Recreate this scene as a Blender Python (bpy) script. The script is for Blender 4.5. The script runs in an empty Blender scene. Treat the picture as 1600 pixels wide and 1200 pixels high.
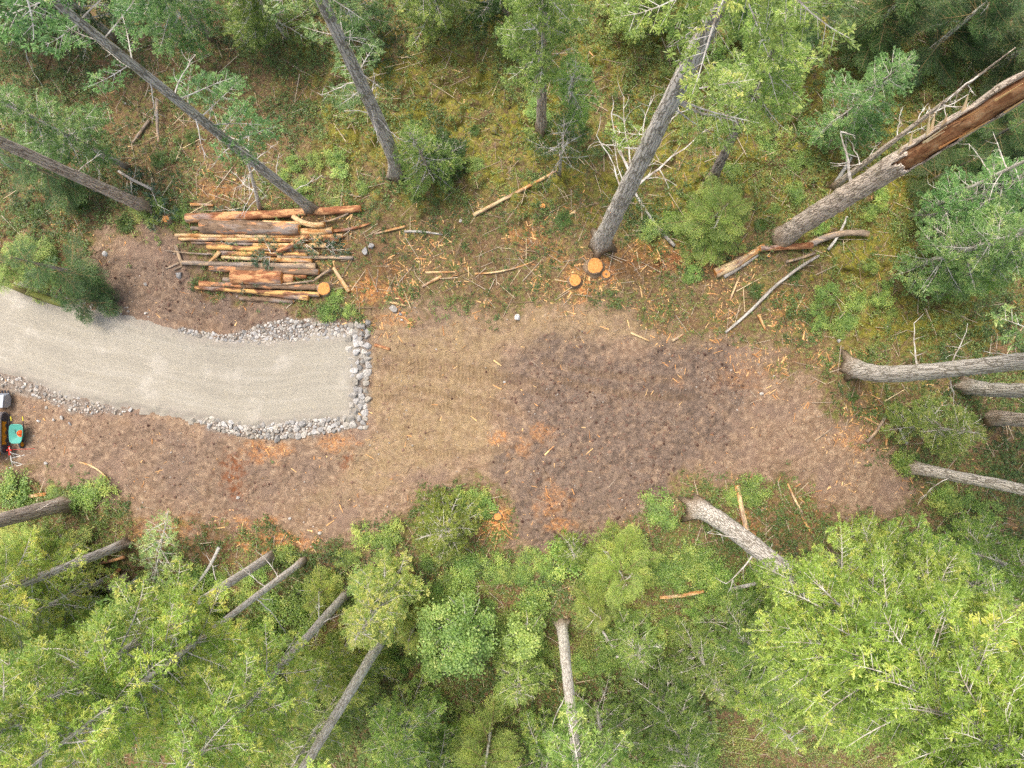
import bpy, bmesh, math, random
import numpy as np
from mathutils import Vector, Matrix

# ------------------------------------------------------------------ camera, sky, sun, exposure
H = 33.8            # drone height above the clearing (m)
F = 1081.0          # focal length in pixels of a 1600 px wide picture
NX, NY = 840.0, 600.0   # nadir (where plumb trunks point to)
SC = bpy.context.scene
cam_d = bpy.data.cameras.new('drone_camera')
cam = bpy.data.objects.new('drone_camera', cam_d)
SC.collection.objects.link(cam)
cam.location = (0, 0, H)
cam_d.sensor_fit = 'HORIZONTAL'
cam_d.angle = 2 * math.atan(800 / F)
cam_d.shift_x = (800 - NX) / 1600.0
cam_d.clip_start = 0.1
cam_d.clip_end = 1000
SC.camera = cam

SUN_EL, SUN_AZ = math.radians(68), math.radians(318)    # high, from the upper left, through thin overcast
W = bpy.data.worlds.new('World')
SC.world = W
W.use_nodes = True
nt = W.node_tree
sky = nt.nodes.new('ShaderNodeTexSky')
sky.sky_type = 'NISHITA'
sky.sun_disc = False
sky.sun_elevation = SUN_EL
sky.sun_rotation = SUN_AZ
sky.air_density = 1.0
sky.dust_density = 6.0
sky.ozone_density = 0.0
bg = nt.nodes['Background']
nt.links.new(sky.outputs[0], bg.inputs[0])
bg.inputs[1].default_value = 0.15

sun_d = bpy.data.lights.new('sun', 'SUN')
sun_d.energy = 1.2
sun_d.angle = math.radians(22)
sun_d.color = (1.0, 0.96, 0.90)
sun = bpy.data.objects.new('sun', sun_d)
SC.collection.objects.link(sun)
sdir = Vector((math.sin(SUN_AZ) * math.cos(SUN_EL), math.cos(SUN_AZ) * math.cos(SUN_EL), math.sin(SUN_EL)))
sun.rotation_euler = sdir.to_track_quat('Z', 'Y').to_euler()
sun.location = (0, 0, 60)
SC.view_settings.view_transform = 'Standard'
SC.view_settings.look = 'None'
SC.view_settings.exposure = 1.10
SC.view_settings.gamma = 1.0
SC.cycles.use_denoising = False
SC.cycles.max_bounces = 6
SC.cycles.diffuse_bounces = 3
SC.cycles.transmission_bounces = 4
SC.cycles.glossy_bounces = 2

rng = np.random.default_rng(7)
random.seed(7)
COL = SC.collection
PI = math.pi

# ------------------------------------------------------------------ helpers: noise, pixels, meshes
def _hash(ix, iy, seed):
    n = (ix.astype(np.int64) * 374761393 + iy.astype(np.int64) * 668265263 + seed * 1442695041) & 0x7fffffff
    n = ((n ^ (n >> 13)) * 1274126177) & 0x7fffffff
    n = (n ^ (n >> 16)) & 0xffff
    return n / 65535.0

def vnoise(x, y, seed=0):
    x = np.asarray(x, float); y = np.asarray(y, float)
    ix = np.floor(x); iy = np.floor(y)
    fx = x - ix; fy = y - iy
    fx = fx * fx * (3 - 2 * fx); fy = fy * fy * (3 - 2 * fy)
    a = _hash(ix, iy, seed); b = _hash(ix + 1, iy, seed)
    c = _hash(ix, iy + 1, seed); d = _hash(ix + 1, iy + 1, seed)
    return (a * (1 - fx) + b * fx) * (1 - fy) + (c * (1 - fx) + d * fx) * fy

def fbm(x, y, octv=4, seed=0):
    s = 0; a = 0.5; t = 0
    for i in range(octv):
        s = s + a * vnoise(x * 2 ** i + 17.3 * i, y * 2 ** i - 9.1 * i, seed + i); t += a; a *= 0.5
    return s / t

def sstep(a, b, x):
    t = np.clip((np.asarray(x, float) - a) / (b - a), 0, 1)
    return t * t * (3 - 2 * t)

def sd_poly(px, py, poly):
    """signed distance (pixels), positive inside"""
    px = np.asarray(px, float); py = np.asarray(py, float)
    d = np.full(px.shape, 1e18); inside = np.zeros(px.shape, bool)
    n = len(poly)
    for i in range(n):
        x0, y0 = poly[i]; x1, y1 = poly[(i + 1) % n]
        ex, ey = x1 - x0, y1 - y0
        t = np.clip(((px - x0) * ex + (py - y0) * ey) / (ex * ex + ey * ey + 1e-9), 0, 1)
        d = np.minimum(d, (px - x0 - t * ex) ** 2 + (py - y0 - t * ey) ** 2)
        c = ((y0 > py) != (y1 > py))
        with np.errstate(divide='ignore', invalid='ignore'):
            xi = (x1 - x0) * (py - y0) / (y1 - y0 + 1e-12) + x0
        inside ^= c & (px < xi)
    d = np.sqrt(d)
    return np.where(inside, d, -d)

def to_px(x, y):
    return NX + np.asarray(x) * F / H, NY - np.asarray(y) * F / H

def at(px, py, z):
    return np.array([(px - NX) / F * (H - z), (NY - py) / F * (H - z), z])

def build(name, V, Q=None, T=None, mats=(), qmi=None, tmi=None, attrs=None, smooth=False, parent=None):
    V = np.asarray(V, np.float32).reshape(-1, 3)
    Q = np.zeros((0, 4), np.int32) if Q is None or len(Q) == 0 else np.asarray(Q, np.int32).reshape(-1, 4)
    T = np.zeros((0, 3), np.int32) if T is None or len(T) == 0 else np.asarray(T, np.int32).reshape(-1, 3)
    me = bpy.data.meshes.new(name)
    me.vertices.add(len(V)); me.vertices.foreach_set('co', V.ravel())
    li = np.concatenate([Q.ravel(), T.ravel()])
    me.loops.add(len(li)); me.loops.foreach_set('vertex_index', li)
    nq, ntr = len(Q), len(T)
    ls = np.concatenate([np.arange(nq) * 4, nq * 4 + np.arange(ntr) * 3]).astype(np.int32)
    me.polygons.add(nq + ntr); me.polygons.foreach_set('loop_start', ls)
    if qmi is not None or tmi is not None:
        mi = np.concatenate([np.zeros(nq, np.int32) if qmi is None else np.asarray(qmi, np.int32),
                             np.zeros(ntr, np.int32) if tmi is None else np.asarray(tmi, np.int32)])
        me.polygons.foreach_set('material_index', mi)
    me.polygons.foreach_set('use_smooth', np.full(nq + ntr, bool(smooth)))
    for k, a in (attrs or {}).items():
        at_ = me.attributes.new(k, 'FLOAT', 'POINT')
        at_.data.foreach_set('value', np.asarray(a, np.float32))
    for m in mats:
        me.materials.append(m)
    me.update(calc_edges=True)
    o = bpy.data.objects.new(name, me)
    COL.objects.link(o)
    if parent is not None:
        o.parent = parent
    return o

def tag(o, label=None, cat=None, group=None, kind=None):
    if label: o['label'] = label
    if cat: o['category'] = cat
    if group: o['group'] = group
    if kind: o['kind'] = kind
    return o

def empty(name, loc, label, cat, group=None, rz=0):
    o = bpy.data.objects.new(name, None)
    o.empty_display_size = 0.2
    COL.objects.link(o)
    o.location = loc
    o.rotation_euler = (0, 0, rz)
    return tag(o, label, cat, group)

class MB:
    """collects verts / quads / tris for ONE mesh"""
    def __init__(s):
        s.v = []; s.q = []; s.t = []; s.qm = []; s.tm = []; s.a = []; s.n = 0
    def add(s, v, q=None, t=None, mi=0, a=0.5):
        v = np.asarray(v, float).reshape(-1, 3)
        s.v.append(v)
        s.a.append(np.broadcast_to(np.asarray(a, float), (len(v),)))
        if q is not None and len(q):
            q = np.asarray(q, int).reshape(-1, 4); s.q.append(q + s.n); s.qm.append(np.full(len(q), mi))
        if t is not None and len(t):
            t = np.asarray(t, int).reshape(-1, 3); s.t.append(t + s.n); s.tm.append(np.full(len(t), mi))
        s.n += len(v)
        return s
    def build(s, name, mats, parent=None, smooth=False):
        if not isinstance(mats, (list, tuple)): mats = [mats]
        cat = lambda l, w: np.concatenate(l) if l else np.zeros((0, w), int)
        return build(name, np.concatenate(s.v), cat(s.q, 4), cat(s.t, 3), mats,
                     np.concatenate(s.qm) if s.qm else None, np.concatenate(s.tm) if s.tm else None,
                     {'tint': np.concatenate(s.a)}, smooth, parent)
    def tube(s, pts, rad, seg=8, caps=True, mi=0, a=0.5, wob=0.0, seed=0):
        v, q, t = tube(pts, rad, seg, caps, wob, seed)
        return s.add(v, q, t, mi, a)
    def box(s, c, size, rz=0, rx=0, ry=0, mi=0, a=0.5, taper=1.0):
        x, y, z = [k / 2 for k in size]
        v = np.array([[-x, -y, -z], [x, -y, -z], [x, y, -z], [-x, y, -z],
                      [-x * taper, -y * taper, z], [x * taper, -y * taper, z], [x * taper, y * taper, z], [-x * taper, y * taper, z]])
        m = np.array(Matrix.Rotation(rz, 3, 'Z') @ Matrix.Rotation(ry, 3, 'Y') @ Matrix.Rotation(rx, 3, 'X'))
        return s.add(v @ m.T + np.array(c), BOXQ, None, mi, a)

BOXQ = np.array([[0, 3, 2, 1], [4, 5, 6, 7], [0, 1, 5, 4], [1, 2, 6, 5], [2, 3, 7, 6], [3, 0, 4, 7]])

def frames(pts):
    pts = np.asarray(pts, float)
    d = np.gradient(pts, axis=0) if len(pts) > 2 else np.repeat((pts[1] - pts[0])[None], 2, 0)
    d = d / (np.linalg.norm(d, axis=1, keepdims=True) + 1e-9)
    up = np.array([0, 0, 1.0]) if abs(d.mean(0)[2]) < 0.9 * np.linalg.norm(d.mean(0)) + 1e-6 else np.array([0, 1.0, 0])
    u = np.cross(up, d); u /= np.linalg.norm(u, axis=1, keepdims=True) + 1e-9
    w = np.cross(d, u)
    return d, u, w

def tube(pts, rad, seg=8, caps=True, wob=0.0, seed=0):
    pts = np.asarray(pts, float); n = len(pts)
    rad = np.broadcast_to(np.asarray(rad, float), (n,))
    d, u, w = frames(pts)
    th = np.arange(seg) * 2 * PI / seg
    r = rad[:, None] * np.ones((1, seg))
    if wob:
        zz = np.arange(n)[:, None] * 0.55 + np.zeros((1, seg))
        r = r * (1 + wob * (2 * (vnoise(np.cos(th)[None] * 1.7 + 5 + zz * 0.2, np.sin(th)[None] * 1.7 + zz, seed)) - 1))
    v = pts[:, None] + r[..., None] * (np.cos(th)[None, :, None] * u[:, None] + np.sin(th)[None, :, None] * w[:, None])
    v = v.reshape(-1, 3)
    i = np.arange(n - 1)[:, None] * seg; j = np.arange(seg)[None]; k = (j + 1) % seg
    q = np.stack([i + j, i + k, i + seg + k, i + seg + j], -1).reshape(-1, 4)
    t = None
    if caps:
        c0 = len(v); v = np.vstack([v, pts[:1], pts[-1:]])
        jj = np.arange(seg); kk = (jj + 1) % seg
        t = np.vstack([np.stack([np.full(seg, c0), kk, jj], -1),
                       np.stack([np.full(seg, c0 + 1), (n - 1) * seg + jj, (n - 1) * seg + kk], -1)])
    return v, q, t

def bez(p0, p1, bend=0.0, sag=0.0, n=7, jit=0.0, r=None):
    """gently bent polyline from p0 to p1 (bend sideways, sag in z)"""
    r = r or random
    p0 = np.asarray(p0, float); p1 = np.asarray(p1, float)
    d = p1 - p0; L = np.linalg.norm(d)
    side = np.cross(d / (L + 1e-9), [0, 0, 1.0]); side /= np.linalg.norm(side) + 1e-9
    t = np.linspace(0, 1, n)[:, None]
    p = p0 + d * t + side * bend * L * 4 * t * (1 - t) - np.array([0, 0, 1.0]) * sag * L * 4 * t * (1 - t)
    if jit:
        k = np.array([[r.uniform(-1, 1) for _ in range(3)] for _ in range(n)]) * jit * L
        k[0] = 0; k[-1] = 0
        p = p + k
    return p

# ------------------------------------------------------------------ materials
K = 0.66
def lin(c):
    c = c / 255.0
    return c / 12.92 if c <= 0.04045 else ((c + 0.055) / 1.055) ** 2.4
def S(r, g, b, k=None):
    k = K if k is None else k
    return (lin(r) * k, lin(g) * k, lin(b) * k, 1)

class NT:
    def __init__(s, name):
        s.m = bpy.data.materials.new(name); s.m.use_nodes = True
        s.t = s.m.node_tree; s.b = s.t.nodes['Principled BSDF']; s.out = s.t.nodes['Material Output']
    def n(s, typ, **kw):
        nd = s.t.nodes.new('ShaderNode' + typ)
        for k, v in kw.items():
            if hasattr(nd, k) and not k.startswith('i_'): setattr(nd, k, v)
        return nd
    def L(s, a, b): s.t.links.new(a, b); return s
    def coord(s, which='Object', scale=(1, 1, 1)):
        tc = s.n('TexCoord'); mp = s.n('Mapping'); mp.inputs['Scale'].default_value = scale
        s.L(tc.outputs[which], mp.inputs[0]); return mp.outputs[0]
    def noise(s, co, scale=1, det=4, rough=0.55, dist=0):
        nd = s.n('TexNoise'); s.L(co, nd.inputs['Vector'])
        nd.inputs['Scale'].default_value = scale; nd.inputs['Detail'].default_value = det
        nd.inputs['Roughness'].default_value = rough; nd.inputs['Distortion'].default_value = dist
        return nd.outputs['Fac']
    def vor(s, co, scale=1, feature='F1', out='Distance', rnd=1):
        nd = s.n('TexVoronoi', feature=feature); s.L(co, nd.inputs['Vector'])
        nd.inputs['Scale'].default_value = scale; nd.inputs['Randomness'].default_value = rnd
        return nd.outputs[out]
    def ramp(s, fac, stops):
        nd = s.n('ValToRGB'); cr = nd.color_ramp
        while len(cr.elements) < len(stops): cr.elements.new(0.5)
        for e, (p, c) in zip(cr.elements, stops):
            e.position = p; e.color = c if len(c) == 4 else (*c, 1)
        s.L(fac, nd.inputs[0]); return nd.outputs[0]
    def fr(s, fac, a, b, lo=0.0, hi=1.0):
        nd = s.n('MapRange'); nd.interpolation_type = 'SMOOTHSTEP'
        nd.inputs[1].default_value = a; nd.inputs[2].default_value = b
        nd.inputs[3].default_value = lo; nd.inputs[4].default_value = hi
        s.L(fac, nd.inputs[0]); return nd.outputs[0]
    def mix(s, fac, a, b, mode='MIX'):
        nd = s.n('Mix'); nd.data_type = 'RGBA'; nd.blend_type = mode
        for i, x in ((0, fac), (6, a), (7, b)):
            if hasattr(x, 'is_linked') or isinstance(x, bpy.types.NodeSocket): s.L(x, nd.inputs[i])
            elif isinstance(x, (int, float)): nd.inputs[i].default_value = x if i == 0 else (x, x, x, 1)
            else: nd.inputs[i].default_value = x
        return nd.outputs[2]
    def math(s, op, a, b=0.0):
        nd = s.n('Math', operation=op)
        for i, x in ((0, a), (1, b)):
            if isinstance(x, bpy.types.NodeSocket): s.L(x, nd.inputs[i])
            else: nd.inputs[i].default_value = x
        return nd.outputs[0]
    def attr(s, name):
        nd = s.n('Attribute'); nd.attribute_name = name; return nd.outputs['Fac']
    def rand(s): return s.n('ObjectInfo').outputs['Random']
    def bump(s, h, strength=0.5, dist=0.05):
        nd = s.n('Bump'); nd.inputs['Strength'].default_value = strength; nd.inputs['Distance'].default_value = dist
        s.L(h, nd.inputs['Height']); s.L(nd.outputs[0], s.b.inputs['Normal']); return nd
    def col(s, c):
        if isinstance(c, bpy.types.NodeSocket): s.L(c, s.b.inputs['Base Color'])
        else: s.b.inputs['Base Color'].default_value = c
        return s
    def rough(s, r, spec=0.2, metal=0.0):
        s.b.inputs['Roughness'].default_value = r; s.b.inputs['Specular IOR Level'].default_value = spec
        s.b.inputs['Metallic'].default_value = metal; return s

def plain(name, c, rough=0.6, metal=0.0, spec=0.3, dirt=0.35, k=0.8):
    m = NT(name); co = m.coord()
    base = c if len(c) == 4 else S(*c, k=k)
    f = m.fr(m.noise(co, 9, 5, 0.65), 0.45, 0.75, 0, dirt)
    m.col(m.mix(f, base, S(120, 100, 82))).rough(rough, spec, metal)
    m.bump(m.noise(co, 40, 3), 0.15, 0.01)
    return m.m

def foliage(name, a, b, c, transl=0.5, k=0.9):
    """a..b by leaf, c = rare new growth / dry tips; the whole plant shifts a little by object"""
    m = NT(name)
    t = m.attr('tint')
    col = m.ramp(t, [(0.0, S(*a, k=k)), (0.62, S(*b, k=k)), (1.0, S(*c, k=k))])
    hs = m.n('HueSaturation'); m.L(col, hs.inputs['Color'])
    r = m.rand()
    m.L(m.fr(r, 0, 1, 0.484, 0.508), hs.inputs['Hue']); m.L(m.fr(m.math('FRACT', m.math('MULTIPLY', r, 7.31)), 0, 1, 0.85, 1.12), hs.inputs['Value'])
    d = m.n('BsdfDiffuse'); tr = m.n('BsdfTranslucent'); g = m.n('BsdfGlossy'); g.inputs['Roughness'].default_value = 0.45
    m.L(hs.outputs[0], d.inputs[0])
    tc = m.mix(1.0, hs.outputs[0], (1.0, 1.04, 0.82, 1), 'MULTIPLY'); m.L(tc, tr.inputs[0])
    x = m.n('MixShader'); x.inputs[0].default_value = transl; m.L(d.outputs[0], x.inputs[1]); m.L(tr.outputs[0], x.inputs[2])
    y = m.n('MixShader'); y.inputs[0].default_value = 0.04; m.L(x.outputs[0], y.inputs[1]); m.L(g.outputs[0], y.inputs[2])
    m.L(y.outputs[0], m.out.inputs[0]); m.t.nodes.remove(m.b)
    return m.m

def bark(name, dark, mid, pale, ridge=9.0, stretch=0.16, moss=0.2, bumpd=0.025, k=0.95):
    m = NT(name); co0 = m.coord(scale=(1, 1, 1)); 
    nz = m.n('TexNoise'); m.L(co0, nz.inputs['Vector']); nz.inputs['Scale'].default_value = 5.0; nz.inputs['Detail'].default_value = 3
    wob = m.mix(0.12, co0, nz.outputs['Color'], 'ADD')
    mp = m.n('Mapping'); mp.inputs['Scale'].default_value = (1, 1, stretch); m.L(wob, mp.inputs[0])
    e = m.vor(mp.outputs[0], ridge, 'DISTANCE_TO_EDGE')
    f = m.fr(e, 0.0, 0.16, 0.0, 1.0)
    fine = m.noise(mp.outputs[0], ridge * 3.2, 5, 0.7)
    c = m.mix(f, S(*dark, k=k), m.ramp(fine, [(0.3, S(*mid, k=k)), (0.68, S(*pale, k=k))]))
    big = m.noise(co0, 0.9, 4, 0.6)
    c = m.mix(m.fr(big, 0.5, 0.72, 0, moss), c, S(120, 118, 66, k=k))
    c = m.mix(m.fr(m.noise(co0, 1.7, 3), 0.55, 0.75, 0, 0.4), c, S(*pale, k=k))
    tc = m.n('TexCoord'); sx = m.n('SeparateXYZ'); m.L(tc.outputs['Object'], sx.inputs[0])
    c = m.mix(m.fr(m.math('ADD', sx.outputs[2], m.math('MULTIPLY', big, -2.2)), -1.0, 0.35, 0.85, 0), c, S(134, 112, 86, k=k))
    hs = m.n('HueSaturation'); m.L(c, hs.inputs['Color']); m.L(m.fr(m.rand(), 0, 1, 0.82, 1.15), hs.inputs['Value'])
    m.col(hs.outputs[0]).rough(0.92, 0.1)
    m.bump(m.math('ADD', f, m.math('MULTIPLY', fine, 0.6)), 0.7, bumpd)
    return m.m

M = {}
M['bark_grey'] = bark('bark_grey', (138, 130, 117), (206, 198, 184), (232, 226, 215), 12, 0.055)
M['bark_brown'] = bark('bark_brown', (128, 114, 101), (194, 178, 161), (220, 206, 190), 13, 0.055, 0.15)
M['bark_dark'] = bark('bark_dark', (88, 80, 74), (150, 138, 128), (184, 172, 162), 13, 0.06, 0.1)
M['bark_smooth'] = bark('bark_smooth', (166, 156, 142), (218, 210, 196), (236, 231, 220), 14, 0.12, 0.2, 0.012)

def _limb():
    m = NT('lichen_twig'); co = m.coord()
    c = m.ramp(m.noise(co, 3.5, 4, 0.6), [(0.35, S(150, 138, 124, .85)), (0.55, S(208, 202, 192, .85)), (0.75, S(230, 232, 222, .85))])
    m.col(c).rough(0.9, 0.1); m.bump(m.noise(co, 60, 2), 0.3, 0.01); return m.m
M['twig'] = _limb()
M['green_twig'] = plain('brown_green_twig', (134, 122, 84), .9, 0, .1, .2)
M['fir_teal'] = foliage('fir_needles_blue_green', (84, 126, 68), (146, 188, 114), (208, 222, 146))
M['fir_green'] = foliage('fir_needles_green', (92, 128, 58), (168, 198, 104), (224, 228, 136))
M['fir_yellow'] = foliage('fir_needles_yellow_green', (104, 142, 58), (182, 210, 104), (238, 234, 132))
M['fir_dark'] = foliage('cedar_scales_dark', (44, 76, 34), (84, 122, 56), (132, 160, 80))
M['cedar'] = foliage('cedar_scales_yellow_green', (98, 128, 50), (168, 192, 88), (220, 222, 114))
M['maple'] = foliage('maple_leaves', (108, 144, 66), (166, 196, 98), (212, 222, 130), 0.35)
M['salal'] = foliage('salal_leaves', (62, 94, 46), (128, 160, 82), (196, 208, 112))
M['fern'] = foliage('fern_fronds', (58, 92, 38), (100, 134, 60), (150, 166, 84))
M['slash'] = foliage('cut_needles', (56, 92, 66), (102, 136, 100), (148, 168, 128))

def log_mat(name, a, b, c, amt=0.5, lo=0.44, hi=0.56):
    """a,b bark tones; c bare wood where bark is scraped off"""
    m = NT(name); co = m.coord(scale=(0.45, 1.6, 1.6)); co2 = m.coord(scale=(0.12, 1.5, 1.5))
    rv = m.n('CombineXYZ'); m.L(m.math('MULTIPLY', m.rand(), 37.0), rv.inputs[0])
    va = m.n('VectorMath', operation='ADD'); m.L(co, va.inputs[0]); m.L(rv.outputs[0], va.inputs[1])
    fine = m.noise(m.coord(scale=(1.5, 14, 14)), 2.2, 5, 0.7)
    base = m.ramp(fine, [(0.3, S(*a)), (0.7, S(*b))])
    base = m.mix(m.fr(m.noise(va.outputs[0], 1.1, 3), 0.48, 0.6, 0, 0.75), base, S(168, 158, 150))
    base = m.mix(m.fr(m.noise(va.outputs[0], 5.5, 4, 0.7), 0.5, 0.62, 0, 0.6), base, S(max(0, a[0] - 40), max(0, a[1] - 34), max(0, a[2] - 28)))
    sc = m.fr(m.noise(va.outputs[0], 2.4, 5, 0.65, 0.3), lo, hi, 0, amt)
    wood = m.mix(fine, S(*c), S(min(255, c[0] + 25), min(255, c[1] + 32), min(255, c[2] + 34)))
    hs = m.n('HueSaturation'); hs.inputs['Value'].default_value = 1.08; m.L(m.mix(sc, base, wood), hs.inputs['Color']); m.col(hs.outputs[0]).rough(0.85, 0.15)
    m.bump(m.math('SUBTRACT', fine, m.math('MULTIPLY', sc, 0.5)), 0.6, 0.03)
    return m.m
M['log_red'] = log_mat('red_log_bark', (128, 82, 56), (194, 134, 96), (232, 172, 116), 0.75, 0.46, 0.58)
M['log_grey'] = log_mat('grey_log_bark', (106, 86, 70), (168, 142, 116), (222, 150, 96), 0.8, 0.53, 0.62)
M['log_tan'] = log_mat('peeled_log_wood', (176, 116, 68), (222, 170, 108), (238, 202, 148), 0.8, 0.42, 0.6)
M['log_mixed'] = log_mat('scraped_log_bark', (112, 76, 56), (178, 130, 98), (238, 182, 108), 0.8, 0.46, 0.55)
M['log_weathered'] = log_mat('weathered_log', (128, 112, 96), (182, 164, 144), (214, 176, 132), 0.7, 0.48, 0.6)
M['log_moss'] = log_mat('mossy_log', (84, 74, 50), (128, 118, 74), (120, 122, 52), 0.9, 0.4, 0.55)

def _cut(name, axis):
    m = NT(name); co = m.coord()
    w = m.n('TexWave'); w.wave_type = 'RINGS'; w.rings_direction = axis
    m.L(co, w.inputs[0]); w.inputs['Scale'].default_value = 11; w.inputs['Distortion'].default_value = 3; w.inputs['Detail'].default_value = 3; w.inputs['Detail Scale'].default_value = 1.5
    n = m.noise(co, 16, 5, 0.75)
    c = m.mix(m.fr(w.outputs['Fac'], 0.25, 0.75, 0.0, 0.6), S(240, 172, 98, k=.72), S(196, 116, 62, k=.72))
    c = m.mix(m.fr(n, 0.5, 0.66, 0, 0.6), c, S(248, 206, 142, k=.72))
    c = m.mix(m.fr(m.noise(co, 5, 4), 0.54, 0.70, 0, 0.6), c, S(172, 104, 66, k=.72))
    vv = m.vor(m.coord(scale=(3, 3, 3)), 2.2, 'DISTANCE_TO_EDGE'); c = m.mix(m.fr(vv, 0.03, 0.0, 0, .7), c, S(120, 66, 40))
    m.col(c).rough(0.9, 0.1); m.bump(n, 0.5, 0.02); return m.m
M['cut'] = _cut('fresh_cut_log_end', 'X'); M['cut_face'] = _cut('fresh_cut_stump', 'Z')
def _chip():
    m = NT('split_wood'); t = m.attr('tint')
    c = m.ramp(t, [(0.0, S(160, 112, 72, .85)), (0.35, S(214, 160, 104, .85)), (0.65, S(244, 206, 146, .85)), (0.85, S(236, 150, 84, .85)), (1.0, S(250, 232, 190, .85))])
    n = m.noise(m.coord(), 30, 3)
    m.col(m.mix(m.fr(n, 0.4, 0.7, 0, 0.3), c, S(140, 100, 70))).rough(0.85, 0.15); return m.m
M['chip'] = _chip()
def _bare():
    m = NT('rotten_bare_wood'); co = m.coord(scale=(1, 1, 0.25))
    n = m.noise(co, 7, 6, 0.7, 0.6)
    c = m.ramp(n, [(0.3, S(126, 84, 60)), (0.45, S(186, 132, 94)), (0.58, S(216, 166, 122)), (0.75, S(238, 208, 168))])
    c = m.mix(m.fr(m.noise(m.coord(scale=(1, 1, 0.08)), 11, 4), 0.55, 0.68, 0, 0.7), c, S(84, 54, 40))
    m.col(c).rough(0.9, 0.1); m.bump(n, 0.8, 0.06); return m.m
M['bare'] = _bare()
M['silver'] = log_mat('silver_dead_wood', (150, 142, 132), (198, 190, 178), (214, 208, 198), 0.6)

def _rock(name, a, b, c, moss=0.0):
    m = NT(name); co = m.coord(); 
    n = m.noise(co, 3.0, 5, 0.6)
    col = m.ramp(n, [(0.3, S(*a)), (0.55, S(*b)), (0.75, S(*c))])
    hs = m.n('HueSaturation'); m.L(col, hs.inputs['Color']); r = m.rand()
    m.L(m.fr(r, 0, 1, 0.62, 1.12), hs.inputs['Value']); m.L(m.fr(m.math('FRACT', m.math('MULTIPLY', r, 5.7)), 0, 1, 0.5, 1.7), hs.inputs['Saturation'])
    c2 = m.mix(m.fr(m.noise(co, 22, 3), 0.55, 0.75, 0, 0.4), hs.outputs[0], S(118, 108, 98))
    if moss:
        g = m.n('NewGeometry'); sx = m.n('SeparateXYZ'); m.L(g.outputs['Normal'], sx.inputs[0])
        mf = m.math('MULTIPLY', m.fr(sx.outputs[2], 0.0, 0.5), m.fr(m.noise(co, 2.4, 5, 0.7), 0.38, 0.54, 0, moss))
        mc = m.ramp(m.noise(co, 26, 4, 0.75), [(0.3, S(84, 84, 32)), (0.45, S(140, 136, 52)), (0.56, S(172, 164, 70)), (0.72, S(210, 198, 106))])
        c2 = m.mix(mf, c2, mc)
    m.col(c2).rough(0.9, 0.15); m.bump(m.noise(co, 14 if not moss else 30, 5, 0.7), 0.5, 0.04); return m.m
M['rock'] = _rock('pale_riprap_stone', (168, 164, 158), (212, 208, 200), (236, 232, 226))
M['field_rock'] = _rock('light_grey_boulder', (184, 180, 172), (220, 216, 210), (238, 236, 232))
M['moss_rock'] = _rock('moss_covered_rock', (98, 90, 74), (130, 122, 100), (160, 152, 130), 1.0)
M['gravelbits'] = None
def _bits():
    m = NT('loose_stones'); t = m.attr('tint')
    m.col(m.ramp(t, [(0.0, S(112, 100, 90)), (0.4, S(158, 146, 134)), (0.75, S(196, 188, 178)), (1.0, S(228, 222, 212))])).rough(0.9, 0.15); return m.m
M['gravelbits'] = _bits()
def _clod():
    m = NT('soil_clods'); t = m.attr('tint')
    m.col(m.ramp(t, [(0.0, S(84, 64, 56)), (0.5, S(138, 110, 96)), (1.0, S(190, 158, 132))])).rough(0.95, 0.05); return m.m
M['clod'] = _clod()
def _twigs():
    m = NT('dry_twigs'); t = m.attr('tint')
    m.col(m.ramp(t, [(0.0, S(84, 66, 52)), (0.4, S(150, 128, 106, .8)), (0.7, S(198, 184, 164, .85)), (1.0, S(232, 210, 170, .85))])).rough(0.9, 0.1); return m.m
M['twigs'] = _twigs()

# ------------------------------------------------------------------ ground zones (pixel polygons on the ground)
CLEAR = [(-80, 560), (-80, 740), (0, 738), (60, 742), (130, 770), (200, 802), (240, 832), (300, 834), (400, 828), (470, 842), (560, 852), (622, 812),
         (690, 772), (760, 752), (800, 782), (792, 850), (840, 884), (900, 852), (960, 842), (1030, 802), (1052, 752), (1150, 748), (1240, 748),
         (1300, 802), (1390, 824), (1436, 782), (1404, 722), (1340, 682), (1302, 642), (1292, 590), (1200, 562), (1150, 542), (1062, 530), (980, 492),
         (900, 472), (800, 490), (690, 480), (600, 490), (556, 512), (470, 508), (446, 470), (312, 452), (300, 402), (262, 348), (176, 352), (146, 388), (142, 440), (120, 470), (-80, 440)]
DARK = [(800, 548), (900, 534), (1000, 548), (1120, 545), (1160, 590), (1152, 680), (1084, 740), (1042, 800), (980, 846), (860, 890), (790, 840), (764, 760), (790, 690), (802, 620)]
DARK2 = [(150, 400), (290, 400), (310, 455), (450, 475), (450, 505), (380, 515), (280, 510), (190, 492), (140, 450)]
DARK3 = [(130, 655), (300, 668), (360, 690), (470, 700), (560, 700), (540, 760), (400, 790), (250, 760), (140, 700)]
MOSS = [(480, 120), (470, 180), (560, 300), (640, 330), (780, 300), (900, 330), (1000, 380), (1180, 330), (1260, 470), (1330, 560), (1420, 600), (1500, 560), (1660, 420), (1660, 100), (900, -60), (480, 40)]
TAN = [(585, 500), (780, 490), (930, 475), (1010, 505), (1100, 540), (930, 530), (800, 545), (780, 640), (780, 720), (600, 760), (470, 790), (560, 690), (590, 650)]
ROAD = [(-120, 412), (0, 438), (60, 455), (130, 480), (200, 495), (280, 518), (350, 534), (420, 534), (470, 528), (520, 520), (556, 518), (558, 560), (556, 610), (550, 652),
        (480, 655), (420, 664), (380, 666), (330, 655), (250, 640), (160, 628), (100, 614), (40, 590), (0, 578), (-120, 560)]
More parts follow.
